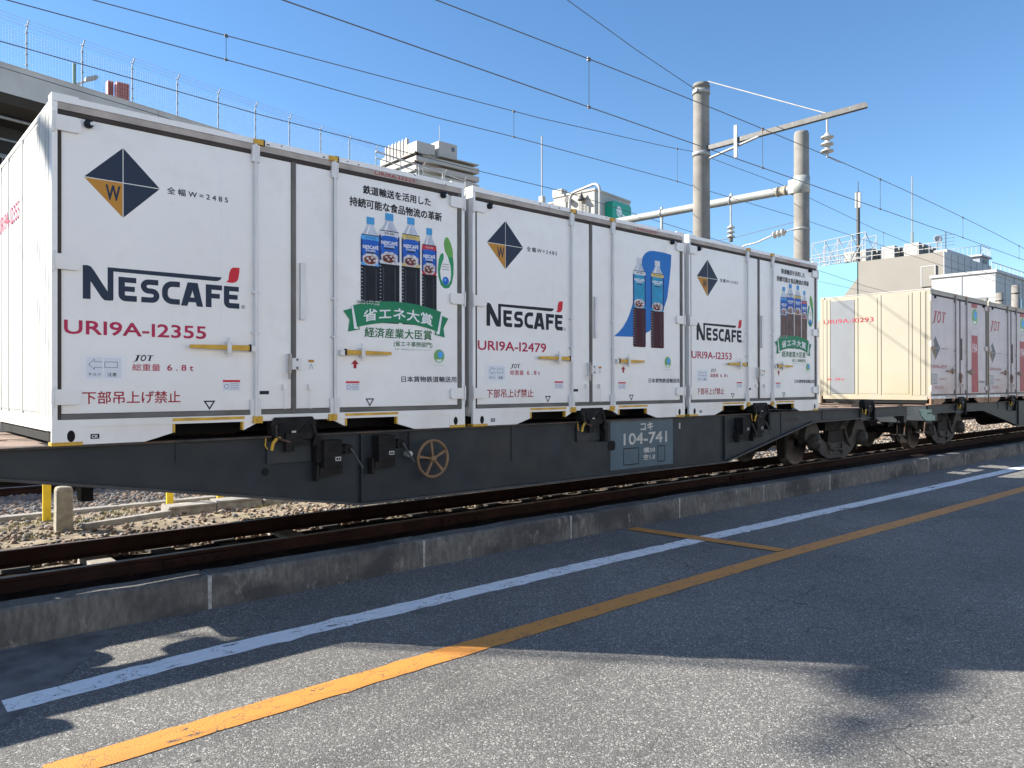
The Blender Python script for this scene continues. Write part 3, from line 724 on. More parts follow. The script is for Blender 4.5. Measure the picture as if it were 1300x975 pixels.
def gaskets():
    b = MB()
    b.box(.036, .062, .008, .05, .185, 2.40, GASKD); b.box(L - .078, L - .036, .008, .05, .185, 2.40, GASK)
    b.box(.062, L - .078, .008, .05, .185, .222, GASK); b.box(.062, L - .078, .008, .05, 2.371, 2.40, GASKD)
    b.box(1.815, 1.853, .004, .05, .185, 2.371, GASK)
    b.box(.036, L - .036, .003, .05, 2.403, 2.452, TAN)
    b.box(1.4845, 1.488, .022, .05, .225, 2.368, GASK) ; b.box(2.2205, 2.224, .022, .05, .225, 2.368, GASK)
    return b

def logo(y=0.0165, m=None):
    b = MB(); m = m or NAVY
    yy = y
    # N with the long bar
    flat(b, [(.200, 1.061), (.251, 1.061), (.251, 1.25), (.200, 1.305)], yy, m)
    flat(b, [(.200, 1.305), (.232, 1.308), (.255, 1.298), (.275, 1.27), (.404, 1.061), (.345, 1.058), (.325, 1.075), (.215, 1.25)], yy + .0002, m)
    flat(b, [(.364, 1.058), (.385, 1.058), (.404, 1.070), (.404, 1.303), (.364, 1.303)], yy + .0004, m)
    flat(b, [(.364, 1.306), (1.211, 1.310), (1.200, 1.290), (1.178, 1.277), (1.150, 1.274), (.364, 1.278)], yy, m)
    zb, zt, w = 1.062, 1.243, .044
    def E(x0, x1):
        ribbon(b, [(x0 + w / 2, zt), (x0 + w / 2, zb + .05)] + arc(x0 + .05, zb + .05, .028, .028, 180, 270, 4)[1:] + [(x1, zb + .022)], w, yy, m)
        flat(b, [(x0 + .01, zt), (x1 - .004, zt), (x1 - .004, zt - w * .9), (x0 + .01, zt - w * .9)], yy + .0002, m)
        flat(b, [(x0 + .01, 1.175), (x1 - .014, 1.175), (x1 - .014, 1.136), (x0 + .01, 1.136)], yy + .0003, m)
    E(.438, .566); E(1.228, 1.356)
    c = .659; rr = .046
    ribbon(b, [(.720, zt - .022), (.655, zt - .022)] + arc(.650, 1.1868, .036, .0342, 90, 270, 7)[1:] + [(.672, 1.1526)] + arc(.674, 1.1183, .034, .0343, 90, -90, 7)[1:] + [(.597, zb + .022)], .041, yy, m)
    ribbon(b, [(.881, zt - .022), (.83, zt - .022)] + arc(.825, zt - .082, .056, .060, 100, 180, 5) + arc(.825, zb + .075, .056, .053, 180, 260, 5) + [(.83, zb + .022), (.881, zb + .022)], .043, yy, m)
    flat(b, [(.889, 1.058), (.938, 1.058), (.975, 1.17), (.983, 1.246), (.940, 1.246)], yy, m)
    flat(b, [(1.012, 1.058), (1.061, 1.058), (1.018, 1.246), (.960, 1.246)], yy + .0002, m)
    flat(b, [(.925, 1.090), (1.03, 1.090), (1.02, 1.128), (.935, 1.128)], yy + .0003, m)
    flat(b, [(1.082, 1.060), (1.128, 1.060), (1.128, zt), (1.082, zt)], yy, m)
    flat(b, [(1.09, zt), (1.213, zt), (1.213, zt - .04), (1.09, zt - .04)], yy + .0002, m)
    flat(b, [(1.09, 1.172), (1.195, 1.172), (1.195, 1.133), (1.09, 1.133)], yy + .0003, m)
    flat(b, [(1.246, 1.274), (1.266, 1.295), (1.272, 1.35), (1.285, 1.385), (1.305, 1.40), (1.358, 1.403), (1.357, 1.37), (1.348, 1.31), (1.333, 1.285), (1.30, 1.272)], yy, LOGOR)
    text(b, 'R', 1.382, 1.396, 1.071, 1.088, yy, NAVY)
    ribbon(b, arc(1.389, 1.080, .015, .015, 0, 360, 14), .003, yy, NAVY)
    return b
def diamond(fade=False, y=.0165, x0=.21, x1=.73, zc=1.95, zt=2.21, zb=1.69, dark=None, amb=None):
    dark = dark or NAVY; amb = amb or AMBER
    b = MB(); xm = (x0 + x1) / 2; gp = .003
    flat(b, [(x0, zc + gp), (xm - gp, zc + gp), (xm - gp, zt)], y, dark)
    flat(b, [(x1, zc + gp), (xm + gp, zt), (xm + gp, zc + gp)], y, dark)
    flat(b, [(x1, zc - gp), (xm + gp, zc - gp), (xm + gp, zb)], y, dark)
    flat(b, [(x0, zc - gp), (xm - gp, zb), (xm - gp, zc - gp)], y, amb)
    text(b, 'W', x0 + .27 * (x1 - x0), x0 + .465 * (x1 - x0), zc - .145, zc - .03, y - .0006, dark, .015)
    return b
def bottle(b, xc, hw, zt, zb, zbody, lab, kind, y, clip=None):
    """printed bottle: xc centre, hw half width, zt cap top, zb bottom, zbody where the liquid part starts"""
    H_ = zt - zb
    cw = hw * .40; ch = .068
    if kind == 'award':
        cap, cof = CAPB, COFFEE
    elif kind == 'faded': cap, cof = CAPB, COFFEEF
    else: cap, cof = SILV, COFFEER
    zs = zt - ch - .09                                   # shoulder
    flat(b, [(xc - cw, zt), (xc + cw, zt), (xc + cw, zt - ch), (xc - cw, zt - ch)], y - .0002, cap)
    flat(b, [(xc - cw * .8, zt - ch), (xc + cw * .8, zt - ch), (xc + cw * 1.1, zt - ch - .035), (xc + hw * .95, zs - .03), (xc + hw, zs - .06), (xc - hw, zs - .06), (xc - hw * .95, zs - .03), (xc - cw * 1.1, zt - ch - .035)], y, PET)
    flat(b, [(xc - cw * .35, zt - ch - .01), (xc - cw * .1, zt - ch - .01), (xc - hw * .35, zs - .03), (xc - hw * .6, zs - .03)], y - .0002, PRW)
    z1 = zs - .012; z2 = zbody
    top = {'sky': LSKY, 'silver': SILV, 'gold': GOLD, 'red': LRED, 'teal': SILV, 'tealgold': GOLD}[lab]
    main = LTEAL if 'teal' in lab else LBLUE
    flat(b, [(xc - hw * .93, z1), (xc + hw * .93, z1), (xc + hw, z1 - .04), (xc + hw, z2 + .03), (xc + hw * .9, z2), (xc - hw * .9, z2), (xc - hw, z2 + .03), (xc - hw, z1 - .04)], y - .0003, top if 'teal' not in lab else main)
    if 'teal' in lab:
        flat(b, [(xc - hw * .93, z1), (xc + hw * .93, z1), (xc + hw, z1 - .05), (xc - hw, z1 - .05)], y - .0006, top)
    else:
        cxz = (z1 + z2) / 2 + .01
        pts = [(px, max(min(pz, z1 - .045), z2 + .01)) for px, pz in ell(xc, cxz, hw * .97, (z1 - z2) * .46, 18)]
        flat(b, pts, y - .0006, main)
    flat(b, [(xc - hw * .93, z1 + .004), (xc + hw * .93, z1 + .004), (xc + hw * .93, z1 - .004), (xc - hw * .93, z1 - .004)], y - .0009, BLKP)
    text(b, 'NESCAFÉ', xc - hw * .8, xc + hw * .8, z1 - .130, z1 - .088, y - .0012, PRW, .025)
    text(b, 'Excella' if 'teal' not in lab else 'ICED', xc - hw * .5, xc + hw * .5, z1 - .155, z1 - .13, y - .0012, PRW, .01)
    text(b, '無糖' if lab in ('silver', 'teal') else '甘さひかえめ', xc - hw * .5, xc + hw * .5, z1 - .034, z1 - .012, y - .0012, BLKP if lab != 'red' else PRW)
    flat(b, [(xc + hw * .80 * math.cos(a * .3927) * (1 + .10 * (a % 3)), z2 + .060 + .056 * math.sin(a * .3927) * (1 + .12 * (a % 2))) for a in range(16)], y - .0010, ICE)
    flat(b, [(xc - hw * .06 + hw * .58 * math.cos(a * .5236) * (1 + .14 * (a % 2)), z2 + .052 + .040 * math.sin(a * .5236)) for a in range(12)], y - .0012, BEANS)
    for a, c_ in ((-.3, .065), (.15, .075), (.4, .05), (-.1, .045)): flat(b, ell(xc + hw * a, z2 + c_, hw * .14, .011, 6), y - .0014, ICE)
    for sg in (-1, 1): flat(b, [(xc + sg * hw, z1 - .045), (xc + sg * hw * .80, z1 - .045), (xc + sg * hw * .84, (z1 + z2) / 2), (xc + sg * hw * .80, z2 + .03), (xc + sg * hw, z2 + .03)], y - .0013, BOTD)
    flat(b, [(xc - hw * .45, z1 - .162), (xc + hw * .45, z1 - .160), (xc + hw * .40, z1 - .172), (xc - hw * .40, z1 - .174)], y - .0012, BLKP)
    # ribbed liquid part
    L_, R_ = [], []
    z = z2 + .012; k = 0; st = .022
    while z > zb + .012:
        wv = hw * (.97 if k % 2 else 1.03)
        if k == 0: wv = hw * .86
        L_.append((xc - wv, z)); R_.append((xc + wv, z)); z -= st / 2; k += 1
    L_.append((xc - hw * .9, zb)); R_.append((xc + hw * .9, zb))
    for i in range(len(L_) - 1):
        flat(b, [L_[i + 1], R_[i + 1], R_[i], L_[i]], y - .0002, cof)
    for sg in (-1, 1): flat(b, [(xc + sg * hw * .62, z2 - .03), (xc + sg * hw * .52, z2 - .03), (xc + sg * hw * .52, zb + .03), (xc + sg * hw * .62, zb + .03)], y - .0004, mat('bottle_glint', (.05, .06, .075), .5, spec=.18))
    zz = z2 - .02
    while zz > zb + .03:
        flat(b, [(xc - hw * .93, zz), (xc - hw * .80, zz - .004), (xc - hw * .80, zz - .010), (xc - hw * .93, zz - .007)], y - .0005, PET); zz -= .033

def award_art(kind):
    y = .0165
    def bot():
        b = MB()
        bottle(b, 3.280, .090, 1.995, 1.02, 1.53, 'red', kind, y)
        bottle(b, 2.606, .105, 2.006, 1.02, 1.55, 'sky', kind, y - .0016)
        bottle(b, 3.060, .108, 2.068, 1.02, 1.585, 'gold', kind, y - .0016)
        bottle(b, 2.812, .114, 2.070, 1.02, 1.585, 'silver', kind, y - .0032)
        return b
    def rib():
        b = MB(); yy = y - .0055
        arcz = lambda x, a, c: a + (c - a) * (1 - ((x - 2.92) / .50) ** 2)
        xs = [2.417 + (3.421 - 2.417) * i / 16 for i in range(17)]
        top = [(x, arcz(x, 1.168, 1.232)) for x in xs]; bot = [(2.459 + (3.376 - 2.459) * i / 16, arcz(2.459 + (3.376 - 2.459) * i / 16, .955, 1.030)) for i in range(17)]
        flat(b, [(2.317, 1.111), (2.43, 1.145), (2.49, .948), (2.367, .921), (2.384, 1.033)], yy + .0006, GREENR)
        flat(b, [(3.512, 1.106), (3.40, 1.14), (3.34, .935), (3.467, .912), (3.451, 1.005)], yy + .0006, GREENR)
        flat(b, [(2.40, 1.165), (2.44, 1.165), (2.475, .95), (2.43, .95)], yy + .0003, PRW); flat(b, [(3.44, 1.162), (3.40, 1.162), (3.36, .94), (3.40, .94)], yy + .0003, PRW)
        for i in range(16): flat(b, [bot[i], bot[i + 1], top[i + 1], top[i]], yy, GREENR)
        text(b, '省エネ大賞', 2.525, 3.315, 1.015, 1.130, yy - .0006, PRW, .012, warp=lambda u: .045 * (1 - (2 * u - 1) ** 2))
        text(b, '2024年度', 2.455, 2.702, 1.184, 1.224, yy - .0006, PRW, .03); text(b, '2024年度', 2.459, 2.698, 1.189, 1.219, yy - .0030, GREENT, .012)
        return b
    return bot, rib
def eco_mark(b, cx, cz, r, y):
    flat(b, ell(cx, cz, r, r * 1.05), y, TREEG); flat(b, ell(cx + r * .25, cz + r * .25, r * .6, r * .62), y - .0003, LSKY)
    flat(b, [(cx - r * .7, cz - r * .6), (cx + r * .7, cz - r * .6), (cx + r * .3, cz - r), (cx - r * .3, cz - r)], y - .0006, PRW)
    ribbon(b, arc(cx, cz, r * 1.08, r * 1.12, 0, 360, 20), r * .10, y - .0004, TREEG)
    text(b, 'エコレールマーク', cx - r * 1.1, cx + r * 1.1, cz - r * 1.75, cz - r * 1.5, y, TINY)

def lettering(parent, name, specs, y=.0165, **kw):
    for s in specs:
        b = MB(); text(b, s[0], s[1], s[2], s[3], s[4], y, s[5], *(s[6:] if len(s) > 6 else ())); obj(name, b, parent, **kw)
def small_marks(t, m_red, faded=False):
    y = .0165
    def fn():
        b = MB()
        flat(b, [(.191, .456), (.493, .456), (.493, .661), (.191, .661)], y, PRW); flat(b, [(.222, .483), (.330, .483), (.330, .635), (.222, .635)], y - .0005, STK); flat(b, [(.338, .483), (.458, .483), (.458, .635), (.338, .635)], y - .0005, STK)
        ribbon(b, [(.328, .603), (.275, .603), (.275, .622), (.238, .583), (.275, .545), (.275, .562), (.328, .562)], .005, y - .0008, TINY)
        ribbon(b, [(.345, .603), (.430, .603), (.430, .562), (.345, .562), (.345, .603)], .005, y - .0008, TINY)
        text(b, 'チルト', .235, .320, .500, .522, y - .0008, BLKP, .01); text(b, '注意', .362, .425, .496, .524, y - .0008, BLKP, .01)
        return b
    obj('instruction_sticker', cached('tilt', fn), t)
    for q, (x0, x1, z0) in enumerate(((1.219, 1.362, .385), (2.345, 2.487, .378))):
        b = MB()
        flat(b, [(x0, z0), (x1, z0), (x1, z0 + .07), (x0, z0 + .07)], y, STK); flat(b, [(x0, z0 + .07), (x1, z0 + .07), (x1, z0 + .088), (x0, z0 + .088)], y - .0002, LOGOR)
        ribbon(b, arc(x0 + .03, z0 + .035, .018, .018, 0, 360, 12), .005, y - .0005, TINY)
        for k in range(4): flat(b, [(x0 + .06, z0 + .012 + k * .014), (x1 - .01, z0 + .012 + k * .014), (x1 - .01, z0 + .016 + k * .014), (x0 + .06, z0 + .016 + k * .014)], y - .0005, TINY)
        obj('warning_sticker', cached('wst%d' % q, lambda: b), t)
    b = MB(); flat(b, [(1.529, .352), (1.612, .352), (1.612, .382), (1.529, .382)], y, BLKP); obj('serial_plate', cached('serp', lambda: b), t)
    b = MB(); flat(b, [(1.974, .56), (2.028, .56), (2.028, .655), (1.974, .655)], y, PRW); flat(b, [(1.974, .632), (2.028, .632), (2.028, .655), (1.974, .655)], y - .0005, AMBER)
    ribbon(b, [(1.985, .575), (2.0, .62), (2.018, .575)], .004, y - .0006, BLKP); obj('caution_label', cached('caul', lambda: b), t)
    def f3():
        b = MB(); ribbon(b, [(-.038, .300), (.038, .300), (0, .240), (-.038, .300), (0, .300)], .011, y, BLKP); return b
    for xc in (1.111, 2.597): obj('lifting_mark', cached('tri', f3), t, loc=(xc, 0, 0))
    def f4():
        b = MB(); flat(b, [(2.424, .585), (2.456, .585), (2.456, .625), (2.482, .625), (2.440, .665), (2.398, .625), (2.424, .625)], y, REDD); return b
    obj('arrow_mark', cached('arr', f4), t)
    def f5():
        b = MB(); flat(b, [(.247, .038), (.306, .038), (.306, .074), (.247, .074)], .0035, BLKP); text(b, 'CK', .256, .297, .045, .067, .0028, PRW, .02)
        return b
    obj('inspection_plate', cached('ck', f5), t)

def container(x, num, label, group, style):
    t = thing('shipping_container', label, 'container', (x, 0, 0), group)
    white = style != 'jot'
    body = WHITE if white else JOTW; endm = ENDW if white else CREAM; yel = YEL if white else RUSTB
    rodm = RODG if white else STEELG; S = 'w' if white else 'j'
    # an aged container keeps its bottom rail pale and its skirts rusty
    post = WHITE if white else JOTW
    obj('frame', cached('frame' + S, m_frame(body, post if white else CREAM, post if white else RUSTB)), t)
    if not white:
        b = MB(); b.box(0, L, -.008, .0, .125, .186, EDGEP); obj('bottom_rail', cached('edgep', lambda: b), t)
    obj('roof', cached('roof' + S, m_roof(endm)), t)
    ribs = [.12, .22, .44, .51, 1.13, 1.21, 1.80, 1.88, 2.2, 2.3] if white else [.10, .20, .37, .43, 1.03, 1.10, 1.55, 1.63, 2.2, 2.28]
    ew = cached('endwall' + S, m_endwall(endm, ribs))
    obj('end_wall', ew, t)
    o = obj('end_wall', ew, t, loc=(L, W, 0)); o.rotation_euler = (0, 0, math.pi)
    b = MB(); b.box(.06, L - .06, W - .06, W - .03, .25, 2.44, body); obj('rear_side_wall', cached('rearw' + S, lambda: b), t)
    obj('door_seal', cached('gaskets', gaskets), t)
    for k, (a, c) in enumerate(((.062, 1.4845), (1.4880, 1.815), (1.853, 2.2205), (2.2240, L - .078))):
        b = MB(); rect_door(b, a, c, body)
        if k == 0: b.box(1.205, 1.2068, .0174, .019, .225, 2.368, STK)
        obj('door_leaf', cached('leaf%d' % k + S, lambda: b), t, bevel=.006)
    hg = cached('hinge' + S, m_hinge(body))
    for z in (2.305, 1.315, .345):
        obj('door_hinge', hg, t, loc=(0, 0, z)); o = obj('door_hinge', hg, t, loc=(L, .0, z)); o.scale = (-1, 1, 1)
    cs = cached('cast' + S, m_casting(yel, post if white else RUSTB))
    obj('corner_casting', cs, t); o = obj('corner_casting', cs, t, loc=(L, 0, 0)); o.scale = (-1, 1, 1)
    b = MB()
    b.box(0, .17, .0, .12, 2.5, 2.512, post); b.box(.02, .06, .1205, 2.43, 2.5, 2.509, post)
    te = cached('topc' + S, lambda: b)
    obj('top_edge', te, t); o = obj('top_edge', te, t, loc=(L, 0, 0)); o.scale = (-1, 1, 1)
    rc = random.Random(int(num))
    for k in range(7):
        b = MB(); xx = rc.uniform(.1, 3.6); w_ = rc.uniform(.008, .03); zz = rc.uniform(2.462, 2.492); flat(b, [(xx, zz), (xx + w_, zz - .006), (xx + w_ * 1.2, zz + .004), (xx + .01, zz + .008)], -.0015, GASKD); obj('paint_chip', b, t)
    rod = cached('rod' + S, m_rod(rodm, yel)); cm = cached('camx' + S, m_cam(yel))
    for xx in (1.486, 2.222): obj('locking_rod', rod, t, loc=(xx, 0, 0)); obj('rod_cam', cm, t, loc=(xx + (.02 if xx < 2 else -.02), 0, 0))
    hm = YEL if white else RUSTB
    obj('lever', cached('lev1' + S, m_handle(hm, rodm if not white else RODG, 1)), t, loc=(1.435, 0, .738)); obj('lever', cached('lev2' + S, m_handle(hm, rodm if not white else RODG, -1)), t, loc=(2.315, 0, .730))
    obj('latch', cached('latch' + S, m_latch(rodm)), t)
    b = MB(); b.cyl((0, -.006, .22), (0, -.006, .40), .004, body, 5); b.box(-.018, .018, -.014, .018, .39, .44, body)
    for xx in (1.745, 1.985): obj('door_catch', cached('dcatch' + S, lambda: b), t, loc=(xx, 0, 0))
    b = MB(); b.box(1.890, 1.936, -.012, .018, 1.0, 1.50, RODG if white else STEELG); obj('grab_plate', cached('grab' + S, lambda: b), t, bevel=.004)
    for x0 in (0, L - 2 * 1.104): obj('fork_pocket', cached('pocket' + S, m_pocket(yel)), t, loc=(x0 if x0 == 0 else L - 2.208, 0, 0))
    b = MB(); b.lathe((0, .018, 0), (0, -1, 0), [(0, .03), (.03, .032), (.05, .024), (.056, .0)], BLKP, 12); b.cyl((.012, -.05, -.006), (.012, -.03, -.006), .012, RODG, 8)
    for xx, zz in ((.235, 2.335), (3.445, 2.35)): obj('roof_hook', cached('hook', lambda: b), t, loc=(xx, 0, zz))
    if white:
        obj('diamond_mark', cached('diam', diamond), t)
        lettering(t, 'lettering', [('全 幅 W = 2 4 8 5', .785, 1.262, 1.922, 1.978, NAVY, .012)])
        obj('brand_logo', cached('logo' + ('1' if num == '12355' else '2'), lambda: logo(m=NAVY if num == '12355' else BLKP)), t)
        lettering(t, 'number_lettering', [('URI9A-' + num.replace('1', 'I'), .08, 1.085, .800, .903, REDT, .018)])
        lettering(t, 'lettering', [('総重量', .534, .735, .540, .594, REDT, .004), ('6 . 8 t', .785, .985, .543, .592, REDT, .014)])
        obj('lettering', cached('jots', lambda: jot(MB(), .545, .670, .616, .660, .0165, BLKP, .25)), t)
        lettering(t, 'lettering', [('下部吊上げ禁止', .197, .885, .292, .387, REDD, .008)])
        lettering(t, 'lettering', [('日本貨物鉄道輸送用', 2.948, 3.618, .458, .518, NAVY, .014)])
        small_marks(t, REDT)
        b = MB(); text(b, 'URI9A-' + num.replace('1', 'I'), 2.646, 3.10, 2.412, 2.446, .0015, REDD, .012); obj('number_lettering', b, t)
        if style == 'award' or style == 'faded':
            kind = 'award' if style == 'award' else 'faded'
            f1, f2 = award_art(kind)
            obj('bottle_picture', cached('bot' + kind, f1), t); obj('award_ribbon', cached('rib', f2), t)
            lettering(t, 'lettering', [('鉄道輸送を活用した', 2.526, 3.300, 2.215, 2.298, BLKP, .02), ('持続可能な食品物流の革新', 2.384, 3.436, 2.082, 2.170, BLKP, .02)])
            lettering(t, 'lettering', [('経済産業大臣賞', 2.541, 3.310, .878, .975, GREENT, .014), ('(省エネ事例部門)', 2.862, 3.316, .796, .856, GREENT, .008), ('主催:一般財団法人省エネルギーセンター', 2.873, 3.310, .771, .784, GREENT)])
            def leafmark():
                b = MB(); y = .0165
                flat(b, [(3.489, 1.936), (3.468, 1.90), (3.461, 1.86), (3.475, 1.79), (3.51, 1.735), (3.545, 1.70), (3.578, 1.72), (3.575, 1.80), (3.553, 1.87), (3.52, 1.925)], y, LGREEN)
                flat(b, [(3.51, 1.74), (3.546, 1.64), (3.553, 1.56), (3.545, 1.50), (3.515, 1.455), (3.484, 1.447), (3.484, 1.41), (3.525, 1.42), (3.562, 1.47), (3.583, 1.56), (3.585, 1.66), (3.578, 1.73)], y - .0003, MGREEN)
                flat(b, [(3.443, 1.768), (3.415, 1.745), (3.395, 1.69), (3.385, 1.60), (3.392, 1.52), (3.42, 1.445), (3.455, 1.415), (3.486, 1.41), (3.486, 1.447), (3.45, 1.46), (3.425, 1.50), (3.412, 1.58), (3.435, 1.66), (3.458, 1.71), (3.458, 1.75)], y - .0002, MGREEN)
                flat(b, ell(3.483, 1.489, .041, .041), y - .0006, LBLUE); flat(b, ell(3.475, 1.497, .018, .018), y - .0009, LSKY)
                for k in range(3): flat(b, [(3.44, 1.60 + k * .026), (3.525, 1.60 + k * .026), (3.525, 1.606 + k * .026), (3.44, 1.606 + k * .026)], y, TINY)
                return b
            obj('leaf_emblem', cached('leafm', leafmark), t)
            b = MB(); eco_mark(b, 3.40, .722, .058, .0165); obj('rail_emblem', cached('eco1', lambda: b), t)
        else:
            def sw():
                b = MB(); y = .0165
                P = [(2.829, 2.079), (2.86, 2.118), (2.904, 2.151), (2.97, 2.178), (3.057, 2.191), (3.275, 2.194), (3.444, 2.183), (3.432, 2.02), (3.401, 1.831), (3.352, 1.593), (3.30, 1.49), (3.19, 1.33), (3.08, 1.21), (2.962, 1.128), (2.82, 1.075), (2.621, 1.043), (2.262, 1.036), (2.35, 1.09), (2.435, 1.158), (2.51, 1.245), (2.564, 1.33), (2.637, 1.483), (2.72, 1.75), (2.79, 1.98)]
                flat(b, P, y, SWOOSH); return b
            obj('blue_swoosh', cached('sw', sw), t)
            def b2():
                b = MB(); bottle(b, 2.762, .128, 2.065, .918, 1.418, 'teal', 'sw', .0150); bottle(b, 3.136, .138, 2.068, .916, 1.400, 'tealgold', 'sw', .0150); return b
            obj('bottle_picture', cached('bot2', b2), t)
            b = MB(); eco_mark(b, 3.36, .735, .062, .0165); flat(b, [(3.55, .36), (3.63, .36), (3.63, .375), (3.55, .375)], .0165, NAVY); obj('rail_emblem', cached('eco2', lambda: b), t)
    else:
        y = .0165
        FN = mat('faded_navy', (.12, .13, .15), .6, var=.2); FA = mat('faded_amber', (.33, .20, .11), .6, var=.2)
        obj('diamond_mark', cached('diamj', lambda: diamond(x0=.06, x1=.60, zc=1.235, zt=1.49, zb=.975, dark=FN, amb=FA)), t)
        lettering(t, 'lettering', [('全幅W=2485', .68, 1.10, 1.215, 1.25, FN)])
        obj('lettering', cached('jotb', lambda: jot(MB(), .16, .86, 1.80, 2.04, y, JRED, .35)), t)
        lettering(t, 'number_lettering', [('URI9A-' + num.replace('1', 'I'), .10, 1.02, .790, .865, JRED, .012)])
        lettering(t, 'lettering', [('総重量6.8t', .55, 1.0, .54, .58, JRED, .0), ('下部吊上げ禁止', .22, .82, .33, .41, JRED, .0)])
        b = MB(); flat(b, [(.12, .45), (.42, .45), (.42, .66), (.12, .66)], y, mat('grubby_sticker', (.40, .40, .42), .5)); ribbon(b, [(.12, .45), (.42, .45), (.42, .66), (.12, .66), (.12, .45)], .014, y - .0005, CGREY); ribbon(b, [(.27, .46), (.27, .65)], .012, y - .0005, CGREY)
        obj('instruction_sticker', cached('jstk', lambda: b), t)
        def band():
            b = MB()
            flat(b, [(2.62, 2.27), (3.02, 2.27), (3.02, 2.368), (2.62, 2.368)], y, JRED); flat(b, [(2.62, .245), (3.10, .245), (3.05, 1.61), (2.62, 1.61)], y, JRED)
            text(b, '19A', 2.68, 3.02, 1.20, 1.42, y - .0006, PRW); return b
        obj('red_band', cached('band', band), t)
        b = MB(); eco_mark(b, 2.85, 2.06, .17, y); obj('rail_emblem', cached('eco3', lambda: b), t)
        lettering(t, 'lettering', [('日本貨物鉄道', 3.12, 3.56, .47, .53, NAVY, .004)])
    # number and marks on the end wall (x = 0 face)
    def end_marks():
        b = MB(); v, f = glyphs('URI9A-' + num.replace('1', 'I'), .012)
        a = v.min(0); c = v.max(0); u = (v - a) / (c - a)
        ya, yb, za, zb_ = (2.32, 1.27, 1.83, 1.98) if white else (2.36, 1.20, 1.87, 1.97)
        vs = [(-.0012, float(ya + p * (yb - ya)), float(za + q * (zb_ - za))) for p, q in u]
        b.raw(vs, f, REDT if white else REDD)
        return b
    obj('number_lettering', end_marks(), t)
    if not white:
        b = MB(); b.box(.0005, .0035, 1.635, 2.195, .23, 2.40, CGREY); obj('grey_stripe', cached('gstripe', lambda: b), t)
        b = MB(); v, f = glyphs('6.8t', .01); a = v.min(0); c = v.max(0); u = (v - a) / (c - a)
        b.raw([(-.0005, float(2.28 - p * .42), float(.54 + q * .05)) for p, q in u], f, REDD); obj('lettering', cached('j68', lambda: b), t)
    return t

GW = 'white insulated containers on the nearest wagon'; GJ = 'weathered cream containers on the farther wagon'
P = 3.822
container(0, '12355', 'white container number 12355 with a bold four-bottle picture, its end wall in full sun', GW, 'award')
container(P, '12479', 'white container number 12479 with two bottles on a blue swoosh, between the two award containers', GW, 'swoosh')
container(2 * P, '12353', 'white container number 12353 with faded brown bottles, next to the empty end of the wagon', GW, 'faded')
container(16.43, '10293', 'weathered cream container number 10293 with a grey stripe on its sunlit end', GJ, 'jot')
container(16.43 + P, '10364', 'weathered pink white container just behind container 10293', GJ, 'jot')
container(16.43 + 2 * P, '10127', 'weathered pink white container third in the farther row, at the edge of the frame', GJ, 'jot')

# ------------------------------------------------------------------ flat wagons
def sill_poly(c):
    s = c - 5.68
    return [(x + s, z) for x, z in ((-3.95, -.018), (15.3, -.018), (15.3, -.17), (11.2, -.19), (8.55, -.685), (2.51, -.665), (-.45, -.18), (-3.95, -.17))]
def m_wheel():
    b = MB()
    b.lathe((0, 0, 0), (0, 1, 0), [(-.02, .0), (-.02, .10), (.015, .12), (.02, .30), (-.015, .34), (-.02, .395), (-.018, .403), (.09, .41), (.095, .44), (.12, .435), (.125, .40), (.10, .34), (.06, .30), (.06, .12), (.10, .1), (.10, 0)], TYRE, 36)
    return b
def m_sideframe():
    b = MB()
    out = [(-1.22, -.24), (-1.12, -.05), (-.98, .01), (-.80, -.02), (-.70, -.15), (-.62, -.30), (-.42, -.42), (.42, -.42), (.62, -.30), (.70, -.15), (.80, -.02), (.98, .01), (1.12, -.05), (1.22, -.24), (1.20, -.34), (1.08, -.30), (1.0, -.42), (.80, -.46), (.62, -.60), (.36, -.70), (-.36, -.70), (-.62, -.60), (-.80, -.46), (-1.0, -.42), (-1.08, -.30), (-1.20, -.34)]
    b.prism(out, 0, .13, BOGIE, 'y')
    b.prism([(-.40, -.46), (.40, -.46), (.30, -.64), (-.30, -.64)], -.012, .0, BOGIE, 'y')
    b.prism([(-.30, -.20), (.30, -.20), (.36, -.44), (-.36, -.44)], .01, .12, DARKM, 'y')
    return b
def m_axlebox():
    b = MB()
    b.lathe((0, 0, 0), (0, -1, 0), [(-.05, .15), (.06, .15), (.075, .125), (.09, .12), (.10, .07), (.115, .065), (.12, 0)], BOGIE, 20)
    for k in range(3): b.cyl((.09 * math.cos(k * 2.09 + .5), -.095, .09 * math.sin(k * 2.09 + .5)), (.09 * math.cos(k * 2.09 + .5), -.11, .09 * math.sin(k * 2.09 + .5)), .018, DARKM, 6)
    return b
def m_bolster():
    b = MB()
    b.box(-.26, .26, .10, 2.15, .14, .30, DARKM); b.box(-.17, .17, .05, .17, -.12, .14, BOGIE)
    for x in (-.1, .1): b.lathe((x, .10, -.10), (0, 0, 1), [(0, .075)] + [(.02 + k * .02, .085 if k % 2 else .062) for k in range(10)] + [(.24, .07)], BOGIE, 14)
    b.tube([(.30, -.0, .16), (.36, -.01, .02), (.42, -.01, -.10), (.52, -.01, -.14)], .03, BOGIE); b.tube([(-.40, .0, -.05), (-.33, -.02, -.16), (-.2, -.03, -.2), (0, -.03, -.19), (.2, -.03, -.24)], .028, BOGIE)
    b.box(.13, .20, -.04, .02, -.30, -.10, BOGIE); b.cyl((-.28, -.03, -.16), (-.28, .05, -.16), .05, BOGIE, 10)
    return b
